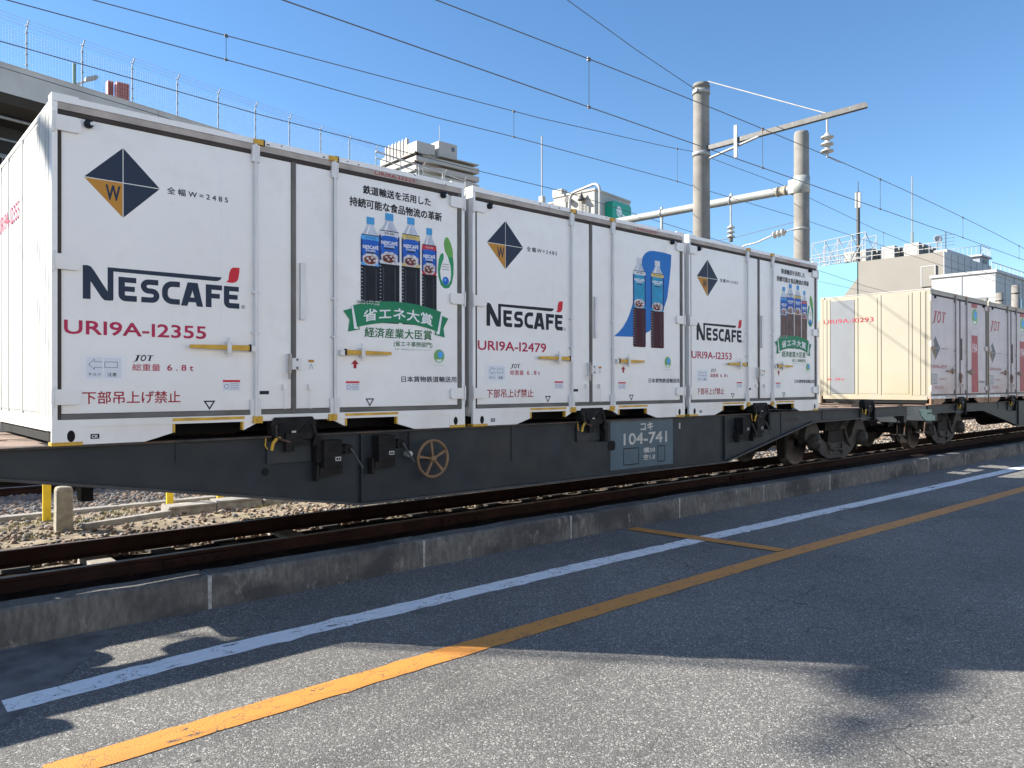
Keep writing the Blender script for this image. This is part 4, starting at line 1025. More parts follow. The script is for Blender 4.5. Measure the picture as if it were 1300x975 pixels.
def bogie(t, xc):
    y0, zc = .34, -.615
    bo = obj('bogie', cached('bolster', m_bolster), t, loc=(xc, y0, zc + .05))
    obj('side_frame', cached('sidef', m_sideframe), bo, loc=(0, 0, .34), bevel=.02); o = obj('side_frame', cached('sidef', m_sideframe), bo, loc=(0, 1.64, .34))
    for dx in (-.95, .95):
        obj('wheel', cached('wheel', m_wheel), bo, loc=(dx, .335, -.05)); o = obj('wheel', cached('wheel', m_wheel), bo, loc=(dx, 1.435, -.05)); o.rotation_euler = (0, 0, math.pi)
        obj('axle_box', cached('axb', m_axlebox), bo, loc=(dx, -.02, -.02))
        b = MB(); b.cyl((0, .3, 0), (0, 1.5, 0), .075, DARKM, 12); obj('axle', cached('axle', lambda: b), bo, loc=(dx, 0, -.05))
        b = MB(); s = 1 if dx < 0 else -1
        b.box(.0, .07, .26, .40, -.30, .20, DARKM); obj('brake_block', cached('brk', lambda: b), bo, loc=(dx - (.50 if dx < 0 else -.43), 0, 0))
def m_locker():
    b = MB()      # the fold-down twist lock stand at the middle of each container
    b.prism([(-.20, .01), (-.21, .10), (-.17, .155), (.17, .155), (.21, .10), (.20, .01), (.16, -.04), (-.16, -.04)], -.035, .06, DARKM, 'y')
    b.prism([(-.15, .02), (-.13, .11), (-.03, .02)], -.045, -.03, BLACK, 'y'); b.prism([(.15, .02), (.13, .11), (.03, .02)], -.045, -.03, BLACK, 'y')
    b.tube([(-.17, -.04, .09), (-.17, -.05, -.02), (-.05, -.055, -.06)], .013, WAGON2); b.tube([(.17, -.04, .09), (.20, -.05, -.02), (.17, -.055, -.10)], .018, DARKM)
    b.box(-.09, -.01, -.06, -.02, -.14, .02, DARKM); b.box(.20, .25, -.05, .04, -.26, -.02, DARKM); b.box(-.22, .18, .02, .045, -.24, -.05, WAGON)
    b.box(-.035, .0, -.065, -.055, .022, .038, DIRTYW); b.box(-.03, .09, -.05, .0, -.085, -.03, DARKM)
    return b
def m_lever_y():
    b = MB(); b.tube([(0, -.02, 0), (-.05, -.05, -.005), (-.085, -.06, -.04), (-.095, -.055, -.10)], .014, YEL, 8); b.tube([(-.13, -.02, 0), (-.14, -.03, -.06), (-.12, -.03, -.09)], .006, YEL, 5); return b
def m_box():
    b = MB(); b.box(-.09, .09, -.09, .03, -.30, -.06, DARKM); b.box(-.085, .085, -.095, -.09, -.155, -.15, BLACK)
    b.box(.02, .075, -.094, -.09, -.245, -.21, DIRTYW); b.box(.028, .045, -.096, -.094, -.238, -.218, BLKP); b.box(.05, .067, -.096, -.094, -.238, -.218, BLKP)
    b.box(-.11, .11, -.06, .03, -.37, -.30, DARKM); b.cyl((.17, -.06, -.15), (.17, .02, -.15), .045, DARKM, 12); b.box(.09, .17, -.05, .0, -.17, -.13, DARKM)
    b.tube([(.18, -.075, -.14), (.30, -.09, -.33)], .011, GALVD); b.box(-.14, -.115, -.05, .03, -.42, -.27, DARKM)
    return b
def m_handwheel():
    b = MB(); r = .178
    b.tube([(r * math.cos(2 * math.pi * i / 36), 0, r * math.sin(2 * math.pi * i / 36)) for i in range(37)], .0155, BRONZE, 10)
    b.lathe((0, -.02, 0), (0, 1, 0), [(-.01, 0), (-.005, .018), (.0, .034), (.04, .034), (.045, .0)], BRONZE, 14)
    for k in range(5):
        t = R(90 + 72 * k + 8); b.prism([(.0, -.010), (r, -.0145), (r, .0145), (0, .010)], -.010, .006, BRONZE, 'y') if False else None
        c, s = math.cos(t), math.sin(t)
        b.prism([(c * .02 + s * .010, s * .02 - c * .010), (c * r + s * .014, s * r - c * .014), (c * r - s * .014, s * r + c * .014), (c * .02 - s * .010, s * .02 + c * .010)], -.010, .006, BRONZE, 'y')
    return b
def wagon(c, label, plate):
    t = thing('flat_wagon', label, 'railway wagon', (0, 0, 0), 'container flat wagons')
    s = c - 5.68
    b = MB(); b.prism(sill_poly(c), .05, .062, WAGON, 'y'); b.prism([(x, z) for x, z in sill_poly(c)], 2.388, 2.40, WAGON, 'y')
    o = obj('side_beam', b, t)
    fl = MB(); fl.box(-3.95 + s, 15.3 + s, .004, .13, -.018, -.002, WAGON2); fl.box(-3.95 + s, 15.3 + s, 2.32, 2.446, -.018, -.002, WAGON2)
    lo = [(15.3, -.17), (11.2, -.19), (8.55, -.685), (2.51, -.665), (-.45, -.18), (-3.95, -.17)]
    for yy in ((.0, .13), (2.32, 2.45)):
        for (xa, za), (xb, zb) in zip(lo[:-1], lo[1:]):
            fl.prism([(xa + s, za), (xb + s, zb), (xb + s, zb - .022), (xa + s, za - .022)], yy[0], yy[1], mat('beam_lip', (.045, .047, .05), .6, var=.25, scale=5, dirt=(.07, .05, .035), damt=.5, dscale=3), 'y')
    obj('flange', fl, t)
    for x in (2.51, 8.55):
        st = MB(); st.box(x + s - .006, x + s + .006, .012, .05, -.665, -.02, WAGON); obj('stiffener', st, t)
    for x in (.86, 4.4, 10.2, 11.6, 13.3):
        st = MB(); st.box(x + s - .004, x + s + .004, .04, .05, -.18 if x > 11 or x < 1 else -.4, -.02, WAGON); obj('stiffener', st, t)
    dk = MB()
    dk.box(-3.95 + s, -.0 + s, .131, .52, -.034, -.006, DECK); dk.box(-.0 + s, 11.36 + s, .131, .52, -.034, -.006, DARKM); dk.box(11.36 + s, 15.3 + s, .131, .52, -.034, -.006, DECK); dk.box(-3.95 + s, 15.3 + s, 1.93, 2.32, -.034, -.006, DECK)  # plates under the containers coloured dark, standing in for the shade there
    dk.box(-3.95 + s, 15.3 + s, 1.16, 1.5, -.34, -.008, DECK); dk.box(-3.95 + s, 15.3 + s, .955, 1.02, -.06, -.009, DECK)
    for xa, xb, za in ((-3.95, -1.6, -.03), (-.45, .35, -.12), (.9, 1.1, -.12), (1.7, 2.0, -.12), (2.6, 2.8, -.12), (3.4, 4.2, -.12), (5.4, 5.9, -.12), (7.2, 8.2, -.12), (9.4, 9.6, -.12), (10.4, 13.6, -.03), (14.1, 14.25, -.1), (15.1, 15.3, -.1)):
        dk.box(xa + s, xb + s, .521, .954, za, -.012, DECK if xa < 0 or xa > 10 else DARKM); dk.box(xa + s, xb + s, 1.501, 1.929, za, -.012, DECK); dk.box(xa + s, xb + s, 1.021, 1.159, za, -.0125, DECK) if xa != -.45 else dk.box(-.1 + s, xb + s, 1.021, 1.159, za, -.0125, DECK)
    dk.prism([(-1.6 + s, .521), (-1.25 + s, .521), (-1.6 + s, .75)], -.03, -.012, DECK, 'z'); dk.prism([(-.95 + s, .521), (-.95 + s, .66), (-.88 + s, .72), (-.7 + s, .74), (-.62 + s, .68), (-.6 + s, .521)], -.03, -.012, DECK, 'z')
    obj('deck', dk, t)
    un = MB()     # pipes, tank and brake rigging under the deck
    un.cyl((3.6 + s, 1.2, -.55), (5.4 + s, 1.2, -.55), .2, DARKM, 16); un.cyl((6.4 + s, 1.6, -.5), (7.0 + s, 1.6, -.5), .16, DARKM, 14)
    un.tube([(-3.5 + s, .75, -.32), (14.9 + s, .75, -.32)], .02, DARKM); un.tube([(-3.5 + s, 1.8, -.30), (14.9 + s, 1.8, -.30)], .02, DARKM)
    un.box(-3.95 + s, -3.8 + s, .06, 2.39, -.34, -.02, WAGON); un.box(15.15 + s, 15.3 + s, .06, 2.39, -.34, -.02, WAGON)
    for x in (1.2, 4.4, 7.6): un.box(x + s, x + .12 + s, .07, 2.38, -.44, -.035, DARKM)
    obj('underframe', un, t)
    for k in range(5):
        x = -P + k * P + L / 2 + s
        obj('twist_lock', cached('locker', m_locker), t, loc=(x - .04, 0, 0)); obj('yellow_lever', cached('ylev', m_lever_y), t, loc=(x - .16, 0, -.02))
    bogie(t, c - 7.75); bogie(t, c + 7.1)
    # end fittings: coupler, buffer beam blocks, hoses
    for sg in (-1, 1):
        cx = c + sg * 9.62
        q = MB(); q.box(*sorted((0, sg * .32)), 1.13, 1.33, -.24, -.06, DARKM); q.prism([(sg * .28, -.30), (sg * .50, -.32), (sg * .56, -.10), (sg * .42, .02), (sg * .28, .02)], 1.06, 1.30, DARKM, 'y')
        q.tube([(0, .9, -.15), (sg * .2, .88, -.45), (sg * .42, .95, -.42)], .022, DARKM); q.tube([(0, 1.6, -.15), (sg * .18, 1.62, -.42), (sg * .42, 1.55, -.45)], .022, DARKM)
        obj('coupler', q, t, loc=(cx, 0, 0))
        e = MB(); x0 = -1.6 * sg
        e.box(*sorted((x0, x0 + sg * .22)), .18, .48, -.005, .07, DARKM); e.box(*sorted((x0 + .05 * sg, x0 + sg * .17)), .23, .43, .07, .15, DARKM); e.cyl((x0 + .03 * sg, .3, .10), (x0 + .2 * sg, .3, .10), .05, DARKM, 10)
        e.tube([(-.5 * sg, .08, -.02), (-.3 * sg, .05, .03), (-.05 * sg, .06, -.12), (-.02 * sg, .1, -.6)], .014, WAGON2); e.box(*sorted((-.45 * sg, -.05 * sg)), .05, .35, -.62, -.59, DARKM); e.tube([(-.45 * sg, .07, -.6), (-.45 * sg, .07, -.18)], .012, DARKM)
        obj('end_fitting', e, t, loc=(cx, 0, 0))
    if plate:
        b = MB(); b.box(.37, .46, .85, 1.0, -.53, -.28, DARKM); obj('bracket', b, t)
        b = MB(); b.cyl((-1.6, .9, -.42), (-.28, .9, -.42), .022, GALV, 8); b.cyl((-.30, .9, -.42), (-.24, .9, -.42), .035, GALV, 8); obj('brake_pipe', b, t)
        for x, z in ((2.16, .0), (2.72, .02)): obj('cable_box', cached('cbox', m_box), t, loc=(x, 0, z))
        for x in (8.95, 9.35): obj('cable_box', cached('cbox', m_box), t, loc=(x, 0, .0))
        hw = obj('handwheel', cached('hwheel', m_handwheel), t, loc=(3.255, -.075, -.295))
        b = MB(); b.cyl((3.255, -.06, -.295), (3.255, .05, -.295), .022, DARKM, 10); obj('handwheel_shaft', b, t)
        b = MB(); b.cyl((3.02, -.03, -.24), (3.02, .05, -.24), .03, DIRTYW, 10); b.tube([(3.02, .0, -.02), (3.02, .0, -.24)], .012, DARKM); obj('pull_rod', b, t)
        pl = MB(); pl.box(6.05, 7.33, .047, .0495, -.635, -.022, PLATE); po = obj('number_panel', pl, t)
        y = .0455
        for a in (('コキ', 6.64, 6.90, -.165, -.055, y, DIRTYW, .03), ('104-741', 6.30, 7.20, -.335, -.185, y, DIRTYW, .024), ('積50', 6.70, 6.94, -.455, -.385, y, DIRTYW, .02), ('空1.8', 6.70, 6.94, -.545, -.475, y, DIRTYW, .02), ('1', 7.47, 7.50, -.17, -.09, y + .001, DIRTYW, .03), ('検査 川崎', 10.30, 10.80, -.16, -.105, .0485, WAGON2, .01)):
            b = MB(); text(b, *a); obj('lettering', b, t)
        for x0, x1 in ((6.30, 6.60), (7.00, 7.15)):
            b = MB(); ribbon(b, [(x0, -.38), (x1, -.38), (x1, -.585), (x0, -.585), (x0, -.38)], .014, y, BLKP); obj('label_frame', b, t)
        for p_, y_ in ((ell(1.59, -.31, .034, .034), .0475), (rrect(6.0, 6.14, -.385, -.265, .04), .0455), (ell(9.9, -.27, .02, .02), .0475)):
            b = MB(); flat(b, p_, y_, BLACK); obj('drain_hole', b, t)
    else:
        b = MB()       # step plate and steps by the near end
        b.prism([(-.02 + 16.30, -.10), (16.95, -.10), (17.0, -.22), (17.15, -.24), (17.15, -.34), (16.65, -.34), (16.42, -.24)], .02, .045, GRNST, 'y')
        obj('step_plate', b, t, loc=(-.42, 0, 0))
        b = MB(); b.box(15.9 + .45, 16.9, .03, .05, -.36, -.02, WAGON); obj('end_panel', b, t)
    return t
wagon(5.68, 'long dark flat wagon under the three white containers, with handwheel and number panel', True)
wagon(25.93, 'dark flat wagon behind, carrying the weathered cream containers', False)

# ------------------------------------------------------------------ overhead line
def wire(name, label, pts, r, droppers=None, zc=None):
    b = MB(); b.tube(pts, r, WIRE, 6); o = obj(name, b); o['label'] = label; o['category'] = 'overhead wire'
    if droppers:
        for x, y, z0, z1 in droppers:
            d = MB(); d.cyl((x, y, z0), (x, y, z1), .005, GALVD, 5); d.box(x - .03, x + .03, y - .012, y + .012, z1 - .03, z1 + .02, WIRE); d.box(x - .025, x + .025, y - .01, y + .01, z0 - .02, z0 + .02, WIRE); obj('dropper', d, o)
    return o
c1 = lambda x: 4.40 + .006 * (x - 2) if x < 22 else 4.53
m1 = lambda x: 5.19 - .0014 * (x - 13.9) ** 2 if x < 35 else 4.6
XS = [-14 + 2 * i for i in range(50)]
wire('contact_wire', 'lower wire of the pair over the container wagons', [(x, 1.22, c1(x)) for x in XS], .0075)
def mz(x):
    x = (x - 13.9 + 24) % 48 - 24
    return 5.19 - .0014 * x * x
wire('messenger_wire', 'upper wire of the pair over the wagons, hung from the white insulators', [(x, 1.22, mz(x)) for x in [-14 + k for k in range(98)]], .0075, [(x, 1.22, c1(x), mz(x)) for x in (2.2, 6.95, 11.7, 16.86, 22.3, 27.5, 33)])
c2p = [(-14, 5.95), (.7, 6.03), (4.5, 6.08), (8.4, 6.12), (10.6, 6.19), (16.5, 6.28), (23.8, 6.26), (31, 6.13), (37, 6.02), (60, 5.9)]
m2p = [(-14, 6.5), (1.85, 6.41), (3.9, 6.49), (11.4, 6.82), (16.5, 7.18), (17.7, 7.30), (22.7, 7.22), (30, 6.73), (40, 6.35), (50, 6.22), (70, 6.3)]
def ip(p, x):
    for (a, b_), (c, d) in zip(p[:-1], p[1:]):
        if a <= x <= c: return b_ + (d - b_) * (x - a) / (c - a)
wire('contact_wire', 'lower wire of the pair over the second track', [(x, 6.9, z) for x, z in c2p], .0085)
wire('messenger_wire', 'upper wire of the pair over the second track, peaking by the left concrete pole', [(x, 6.9, z) for x, z in m2p], .0085, [(x, 6.9, ip(c2p, x), ip(m2p, x)) for x in (3.91, 10.6, 16.9, 24.5, 31, 38, 45)])
wire('feeder_wire', 'single dark wire low over the farthest track', [(-14, 11, 7.4), (1.2, 11, 6.97), (6.3, 11, 6.78), (12.8, 11, 6.70), (16.6, 11, 6.70), (25, 11, 6.25), (33.6, 11, 5.88), (39, 11, 5.56), (47, 11, 5.37), (80, 11, 5.3)], .010)
wire('feeder_wire', 'thin wire running just below the viaduct parapet edge', [(-14, 11, 7.2), (1.2, 11, 6.48), (4.0, 11, 6.24), (9, 11, 5.6), (20, 11, 5.0), (33.7, 11, 5.36), (60, 11, 5.0)], .008)
wire('feeder_wire', 'steep wire rising from the top of the left concrete pole', [(14.78, 4.81, 7.76), (12.5, 4.83, 8.08), (10.24, 4.83, 8.46), (4, 4.83, 9.6), (-10, 4.83, 12.5)], .009)

def disc_string(t, x, y, ztop, n, pitch, r, ax=(0, 0, -1)):
    for k in range(n):
        c = (x + ax[0] * pitch * k, y + ax[1] * pitch * k, ztop + ax[2] * pitch * k)
        b = MB(); b.lathe(c, ax, [(-.04, .03), (-.03, .05), (.0, .055), (.02, r * .6), (.04, r * .95), (.06, r), (.075, r * .97), (.07, r * .6), (.09, r * .55), (.085, .04), (pitch - .03, .03)], PORC, 20)
        obj('insulator_disc', b, t)
AX, AY, BX = 15.05, 4.83, 20.15
pa = thing('catenary_pole', 'taller round concrete pole holding the cantilever arm', 'utility pole', (AX, AY, 0), 'concrete poles beside the track')
b = MB(); b.lathe((0, 0, -1.3), (0, 0, 1), [(0, .235), (9.15, .195), (9.27, .195), (9.27, 0)], POLE, 28); obj('shaft', b, pa)
b = MB()
b.lathe((0, 0, 7.70), (0, 0, 1), [(0, .20), (0, .218), (.10, .218), (.10, .198)], GALV, 28); b.cyl((-.28, -.02, 7.75), (-.2, -.02, 7.75), .05, GALV, 10); obj('pole_band', b, pa)
b = MB(); b.lathe((0, 0, 6.15), (0, 0, 1), [(0, .205), (0, .222), (.10, .222), (.10, .203)], GALV, 28); obj('pole_band', b, pa)
b = MB(); b.lathe((0, 0, 7.86), (0, 0, 1), [(0, .198), (.0, .212), (.06, .212), (.12, .14), (.12, 0)], GASK, 24); obj('pole_cap', b, pa)
arm = thing('cantilever_arm', 'long steel arm reaching from the taller pole over the wagons', 'cantilever arm', (AX, AY, 0))
b = MB(); b.box(-.055, .055, -4.08, .12, 6.26, 6.275, GALVD); b.box(-.055, -.045, -4.08, .12, 6.275, 6.37, GALVD); b.box(.045, .055, -4.08, .12, 6.275, 6.37, GALVD)
for k in range(6): b.cyl((-.06, -.5 - k * .65, 6.33), (.06, -.5 - k * .65, 6.33), .012, GALV, 6)
obj('beam', b, arm)
b = MB(); b.tube([(-.03, -.2, 6.04), (-.03, -1.6, 6.26)], .032, GALV, 6); obj('brace', b, arm)
b = MB(); b.box(-.10, -.057, -1.06, -.98, 5.88, 6.66, PORC); obj('upright', b, arm)
b = MB(); b.tube([(0, -.2, 7.98), (0, -3.2, 6.38)], .014, PORC, 6); obj('stay_rod', b, arm)
ins = thing('insulator_string', 'string of three large white insulator discs hanging from the cantilever arm', 'insulator', (0, 0, 0), 'porcelain insulator strings')
b = MB(); b.cyl((AX, 1.6, 6.26), (AX, 1.6, 5.9), .024, PORC, 8); obj('hanger_rod', b, ins)
b = MB(); b.cyl((AX, 1.6, 5.53), (AX, 1.6, 5.40), .022, GALV, 8); b.tube([(AX, 1.6, 5.42), (AX + .05, 1.4, 5.28), (AX, 1.22, 5.2)], .008, GALVD); obj('wire_clamp', b, ins)
disc_string(ins, AX, 1.6, 5.90, 3, .15, .137)
pb = thing('catenary_pole', 'shorter round concrete pole at the end of the pale pipe beam', 'utility pole', (BX, AY, 0), 'concrete poles beside the track')
b = MB(); b.lathe((0, 0, -1.3), (0, 0, 1), [(0, .245), (9.12, .21), (9.2, .19), (9.2, 0)], POLE, 28); obj('shaft', b, pb)
b = MB(); b.lathe((0, 0, 6.08), (0, 0, 1), [(0, .218), (0, .234), (.50, .234), (.50, .216)], PIPEG, 28); b.box(-.13, .13, .15, .36, 6.12, 6.52, PIPEG); obj('clamp', b, pb)
b = MB(); b.lathe((0, 0, 5.0), (0, 0, 1), [(0, .22), (0, .236), (.06, .236), (.06, .218)], GALV, 28); obj('clamp', b, pb)
bm = thing('pipe_beam', 'pale grey green steel pipe beam running back from the shorter pole', 'steel beam', (BX, AY, 0))
b = MB(); b.cyl((0, .36, 6.27), (0, 15, 6.55), .13, PIPEG, 20); obj('pipe', b, bm)
RUSTY = mat('rusty_paint', (.28, .25, .2), .7, var=.2, scale=7, dirt=(.22, .09, .03), damt=.95, dscale=6)
b = MB(); b.lathe((0, .45, 6.272), (0, 1, 0), [(0, .131), (0, .15), (.06, .15), (.06, .138), (.26, .138), (.26, .15), (.32, .15), (.32, .131)], RUSTY, 20); obj('joint', b, bm)
for y in (2.36, 5.08, 8.2):
    b = MB(); b.lathe((0, y - .04, 6.27 + y * .019), (0, 1, 0), [(0, .131), (0, .146), (.08, .146), (.08, .131)], GALV, 16); b.box(-.03, .03, y - .03, y + .03, 6.40 + y * .019, 6.48 + y * .019, GALV); obj('pipe_clamp', b, bm)
b = MB(); b.box(-.045, .045, 5.05, 5.10, 5.7, 6.25, PIPEG); obj('hanger', b, bm)
i2 = thing('insulator_string', 'small insulator string hanging from the pipe beam', 'insulator', (0, 0, 0), 'porcelain insulator strings')
b = MB(); b.cyl((BX, 7.2, 6.2), (BX, 7.2, 5.50), .027, PORC, 8); obj('hanger_rod', b, i2)
b = MB(); b.cyl((BX, 7.2, 5.16), (BX, 7.2, 5.0), .065, GASK, 8); obj('wire_clamp', b, i2)
disc_string(i2, BX, 7.2, 5.50, 3, .14, .13)
i3 = thing('insulator_string', 'insulator string strung sideways on a bent rod from the shorter pole', 'insulator', (0, 0, 0), 'porcelain insulator strings')
b = MB(); b.tube([(BX, 5.0, 5.10), (BX, 5.2, 5.06), (BX, 5.34, 5.04)], .017, GALV); obj('rod', b, i3)
b = MB(); b.tube([(BX, 5.78, 4.98), (BX, 6.3, 4.84), (BX, 6.7, 4.81), (BX, 7.8, 4.45), (BX, 8.2, 3.8)], .024, PORC); obj('bent_rod', b, i3)
disc_string(i3, BX, 5.36, 5.035, 3, .14, .115, Vector((0, .99, -.12)).normalized())
b = MB(); b.tube([(BX, 10.6, 5.17), (BX, 7.2, 5.10), (BX, 5.05, 5.28)], .008, WIRE)
o = obj('cross_span_wire', b); o['label'] = 'thin wire tying the small insulators to the shorter pole'; o['category'] = 'overhead wire'
# railing and arched pipe seen over the containers
rl = thing('steel_railing', 'short pale railing seen over the first container roof', 'railing', (0, 0, 0))
b = MB(); b.tube([(8.2, 9, 5.85), (11.2, 9, 5.60)], .02, PORC); b.tube([(8.2, 9, 5.70), (11.2, 9, 5.44)], .014, PORC); obj('rail_bar', b, rl)
for x in (9.4, 10.11, 10.83):
    b = MB(); b.cyl((x, 9, 5.0), (x, 9, 5.78 - (x - 9.4) * .09), .02, PORC, 6); obj('railing_post', b, rl)
b = MB(); b.cyl((9.5, 9.05, -1.2), (9.5, 9.05, 5.5), .09, GALV, 10); b.cyl((11, 9.05, -1.2), (11, 9.05, 5.3), .09, GALV, 10); obj('support', b, rl)
ap = thing('vent_pipe', 'tall arched pale steel pipe standing before the station building', 'pipe', (0, 0, 0))
rad = .32
ptsA = [(21.4, 15.5, -1.3), (21.4, 15.5, 7.9)] + [(21.4, 15.5 - rad * (1 - math.cos(R(a))), 7.98 + rad * math.sin(R(a)) * 1.1) for a in (0, 22, 45, 68, 90)] + [(21.4, 13.85 + rad * (1 - math.cos(R(a))), 8.12 + rad * math.sin(R(a))) for a in (90, 68, 45, 22, 0)] + [(21.4, 13.85, 7.9), (21.4, 13.85, -1.3)]
b = MB(); b.tube(ptsA, .055, PORC, 12); obj('pipe', b, ap)

# ------------------------------------------------------------------ viaduct with fence
VD = Vector((14.33, 3.29, 0)).normalized(); VN = Vector((-VD.y, VD.x, 0))
vang = math.atan2(VD.y, VD.x)
via = thing('viaduct', 'concrete road viaduct with a solid parapet and dark underside', 'viaduct', (4.19, 26.55, 0), rotz=vang)
def xy(u, v_): return (u, v_)
b = MB(); b.box(-45, 34, 0, .25, 11.02, 12.06, VIA); b.box(-45, 34, -.02, .27, 12.06, 12.10, VIA); 
for k in range(9): b.box(-40.0 + k * 9, -39.985 + k * 9, -.004, .0, 11.02, 12.06, GASK)
obj('parapet', b, via)
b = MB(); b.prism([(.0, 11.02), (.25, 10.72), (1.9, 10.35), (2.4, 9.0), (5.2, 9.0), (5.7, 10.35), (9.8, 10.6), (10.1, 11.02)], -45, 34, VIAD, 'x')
obj('deck_girder', b, via)
b = MB(); b.box(-45, 34, 9.85, 10.1, 11.02, 12.06, VIA); obj('parapet', b, via)
b = MB()
for y, z, r in ((1.0, 10.42, .06), (1.5, 9.75, .05), (2.1, 9.3, .07), (1.3, 9.1, .04)): b.tube([(-45, y, z), (34, y, z)], r, GALV, 8)
for k in range(14): b.box(-44.0 + 6 * k, -43.93 + 6 * k, .95, 2.2, 9.0, 10.5, GALVD)
obj('service_pipe', b, via)
for u in (-38, -20, -2, 16, 32):
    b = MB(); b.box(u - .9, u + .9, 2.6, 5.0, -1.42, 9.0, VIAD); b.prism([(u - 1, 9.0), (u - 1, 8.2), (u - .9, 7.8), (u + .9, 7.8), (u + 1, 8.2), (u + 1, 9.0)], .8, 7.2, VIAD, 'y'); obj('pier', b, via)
# lower walkway with white railing, deep in the shade
wk = thing('walkway', 'walkway with a white railing in the shade under the viaduct', 'walkway', (4.19, 26.55, 0), rotz=vang)
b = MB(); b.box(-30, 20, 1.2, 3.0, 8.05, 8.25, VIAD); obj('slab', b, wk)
b = MB(); b.tube([(-30, 1.2, 9.0), (20, 1.2, 9.0)], .03, PWHITE); b.tube([(-30, 1.2, 8.4), (20, 1.2, 8.4)], .02, PWHITE)
for k in range(120): b.box(-30 + k * .4, -29.975 + k * .4, 1.19, 1.215, 8.25, 9.0, PWHITE)
obj('railing', b, wk)
fe = thing('security_fence', 'tall wire mesh fence with barbed wire tips along the viaduct parapet', 'fence', (4.19, 26.55, 0), rotz=vang)
def m_post():
    b = MB(); b.cyl((0, .13, 12.08), (0, .13, 13.62), .026, GALV, 8); b.tube([(0, .13, 13.6), (0, .05, 13.78), (0, -.06, 13.92)], .022, GALV, 6)
    for z in (12.3, 12.7, 13.1, 13.5, 13.75): b.box(-.055, .055, .11, .15, z, z + .018, GALV)
    return b
for k in range(-12, 14): obj('fence_post', cached('fpost', m_post), fe, loc=(k * 1.98, 0, 0))
b = MB()
for k in range(15): b.box(-24, 27, .128, .131, 12.14 + k * .1, 12.1435 + k * .1, GALV)
for k in range(510): b.box(-24 + k * .1, -23.997 + k * .1, .128, .131, 12.1, 13.58, GALV)
for (y, z) in ((.09, 13.70), (.02, 13.80), (-.05, 13.90)): b.box(-24, 27, y, y + .007, z, z + .007, PINK)
o = obj('wire_mesh', b, fe, kind='stuff')
sl_ = thing('street_lamp', 'street lamp with a flat grey head rising behind the viaduct fence', 'street lamp', (6.0, 28.0, 0))
b = MB(); b.cyl((0, 0, 10.5), (0, 0, 13.3), .06, mat('lamp_green', (.05, .15, .13), .6)); obj('lamp_post', b, sl_)
b = MB(); b.tube([(-.2, .1, 12.25), (.1, 0, 12.5), (.45, 0, 12.75)], .045, GALV); obj('lamp_arm', b, sl_)
b = MB(); b.prism([(.35, 12.66), (.80, 12.88), (.84, 12.96), (.74, 13.0), (.38, 12.82)], -.18, .10, GALV, 'y'); obj('lamp_head', b, sl_)

# ------------------------------------------------------------------ far buildings
def bwin(b, x0, x1, y, z0, z1, m=BGREY, d=.15): b.box(x0, x1, y - d, y + .01, z0, z1, m)
# apartment tower
ax, ay = 147.6, 209.3
tw = thing('apartment_tower', 'tall cream apartment tower with stacked balconies, seen over the first container', 'apartment building', (ax, ay, 0))
b = MB(); b.box(1.2, 3.4, 1.2, 24, -1.4, 81.5, BWHITE); b.box(1.2, 26, 1.2, 22, -1.4, 81.3, BWHITE); obj('wall', b, tw)
for k in range(14):
    z = 81.0 - 3.0 * k
    b = MB(); b.box(0, 1.2, 0, 23.5, z - .35, z, BWHITE); b.box(0, .18, 0, 23.5, z - 3.0, z - 1.55, BWHITE)
    b.box(1.21 - .35, 1.19, 1, 22, z - 1.75, z - .6, BGREY) if k else None
    obj('balcony', b, tw)
    b = MB(); b.box(0.0, 5.4, -.0, .18, z - 3.0, z - 1.75, BWHITE); b.box(0, 5.4, .18, 1.2, z - .35, z, BWHITE)
    b.box(5.4, 26.5, -1.4, 1.2, z - .35, z, BWHITE) if k else b.box(9, 26.5, -1.4, 1.2, z - .35, z, BWHITE)
    b.box(10.0, 26.5, -1.5, -1.3, z - 3.0, z - 1.55, BWHITE); b.prism([(5.4, .0), (10.0, -1.5), (10.0, -1.3), (5.4, .2)], z - 3.0, z - 1.55, BWHITE, 'z')
    obj('balcony', b, tw)
    for x in (1.6, 11, 14.5, 18, 21.5, 24.4):
        b = MB(); b.box(x, x + 1.7, 1.08, 1.21, z - 2.6, z - .7, BGREY); obj('window', cached('tww%.1f' % x + str(k), lambda: b), tw)
b = MB(); b.box(.4, 1.0, 6, 20, 81.0, 86.6, BWHITE)
for k in range(7): b.box(.1, .4, 6.2 + k * 2.2, 6.9 + k * 2.2, 81, 87.0, BWHITE)
b.box(.3, 8, 0.3, 6, 81, 84.6, BWHITE); b.box(.6, 1.0, 20, 24, 81.2, 83.5, BWHITE); obj('roof_screen', b, tw)
b = MB(); b.box(9.0, 17.0, -.6, 9, 81.0, 86.2, BWHITE); b.box(14.6, 15.8, -.75, -.55, 83.6, 85.0, BGREY); obj('roof_house', b, tw)
b = MB(); b.cyl((12, 3, 86), (12, 3, 93), .12, GALV, 6); b.cyl((17.5, 2, 82), (17.5, 2, 87), .15, GALVD, 6); obj('antenna', b, tw)
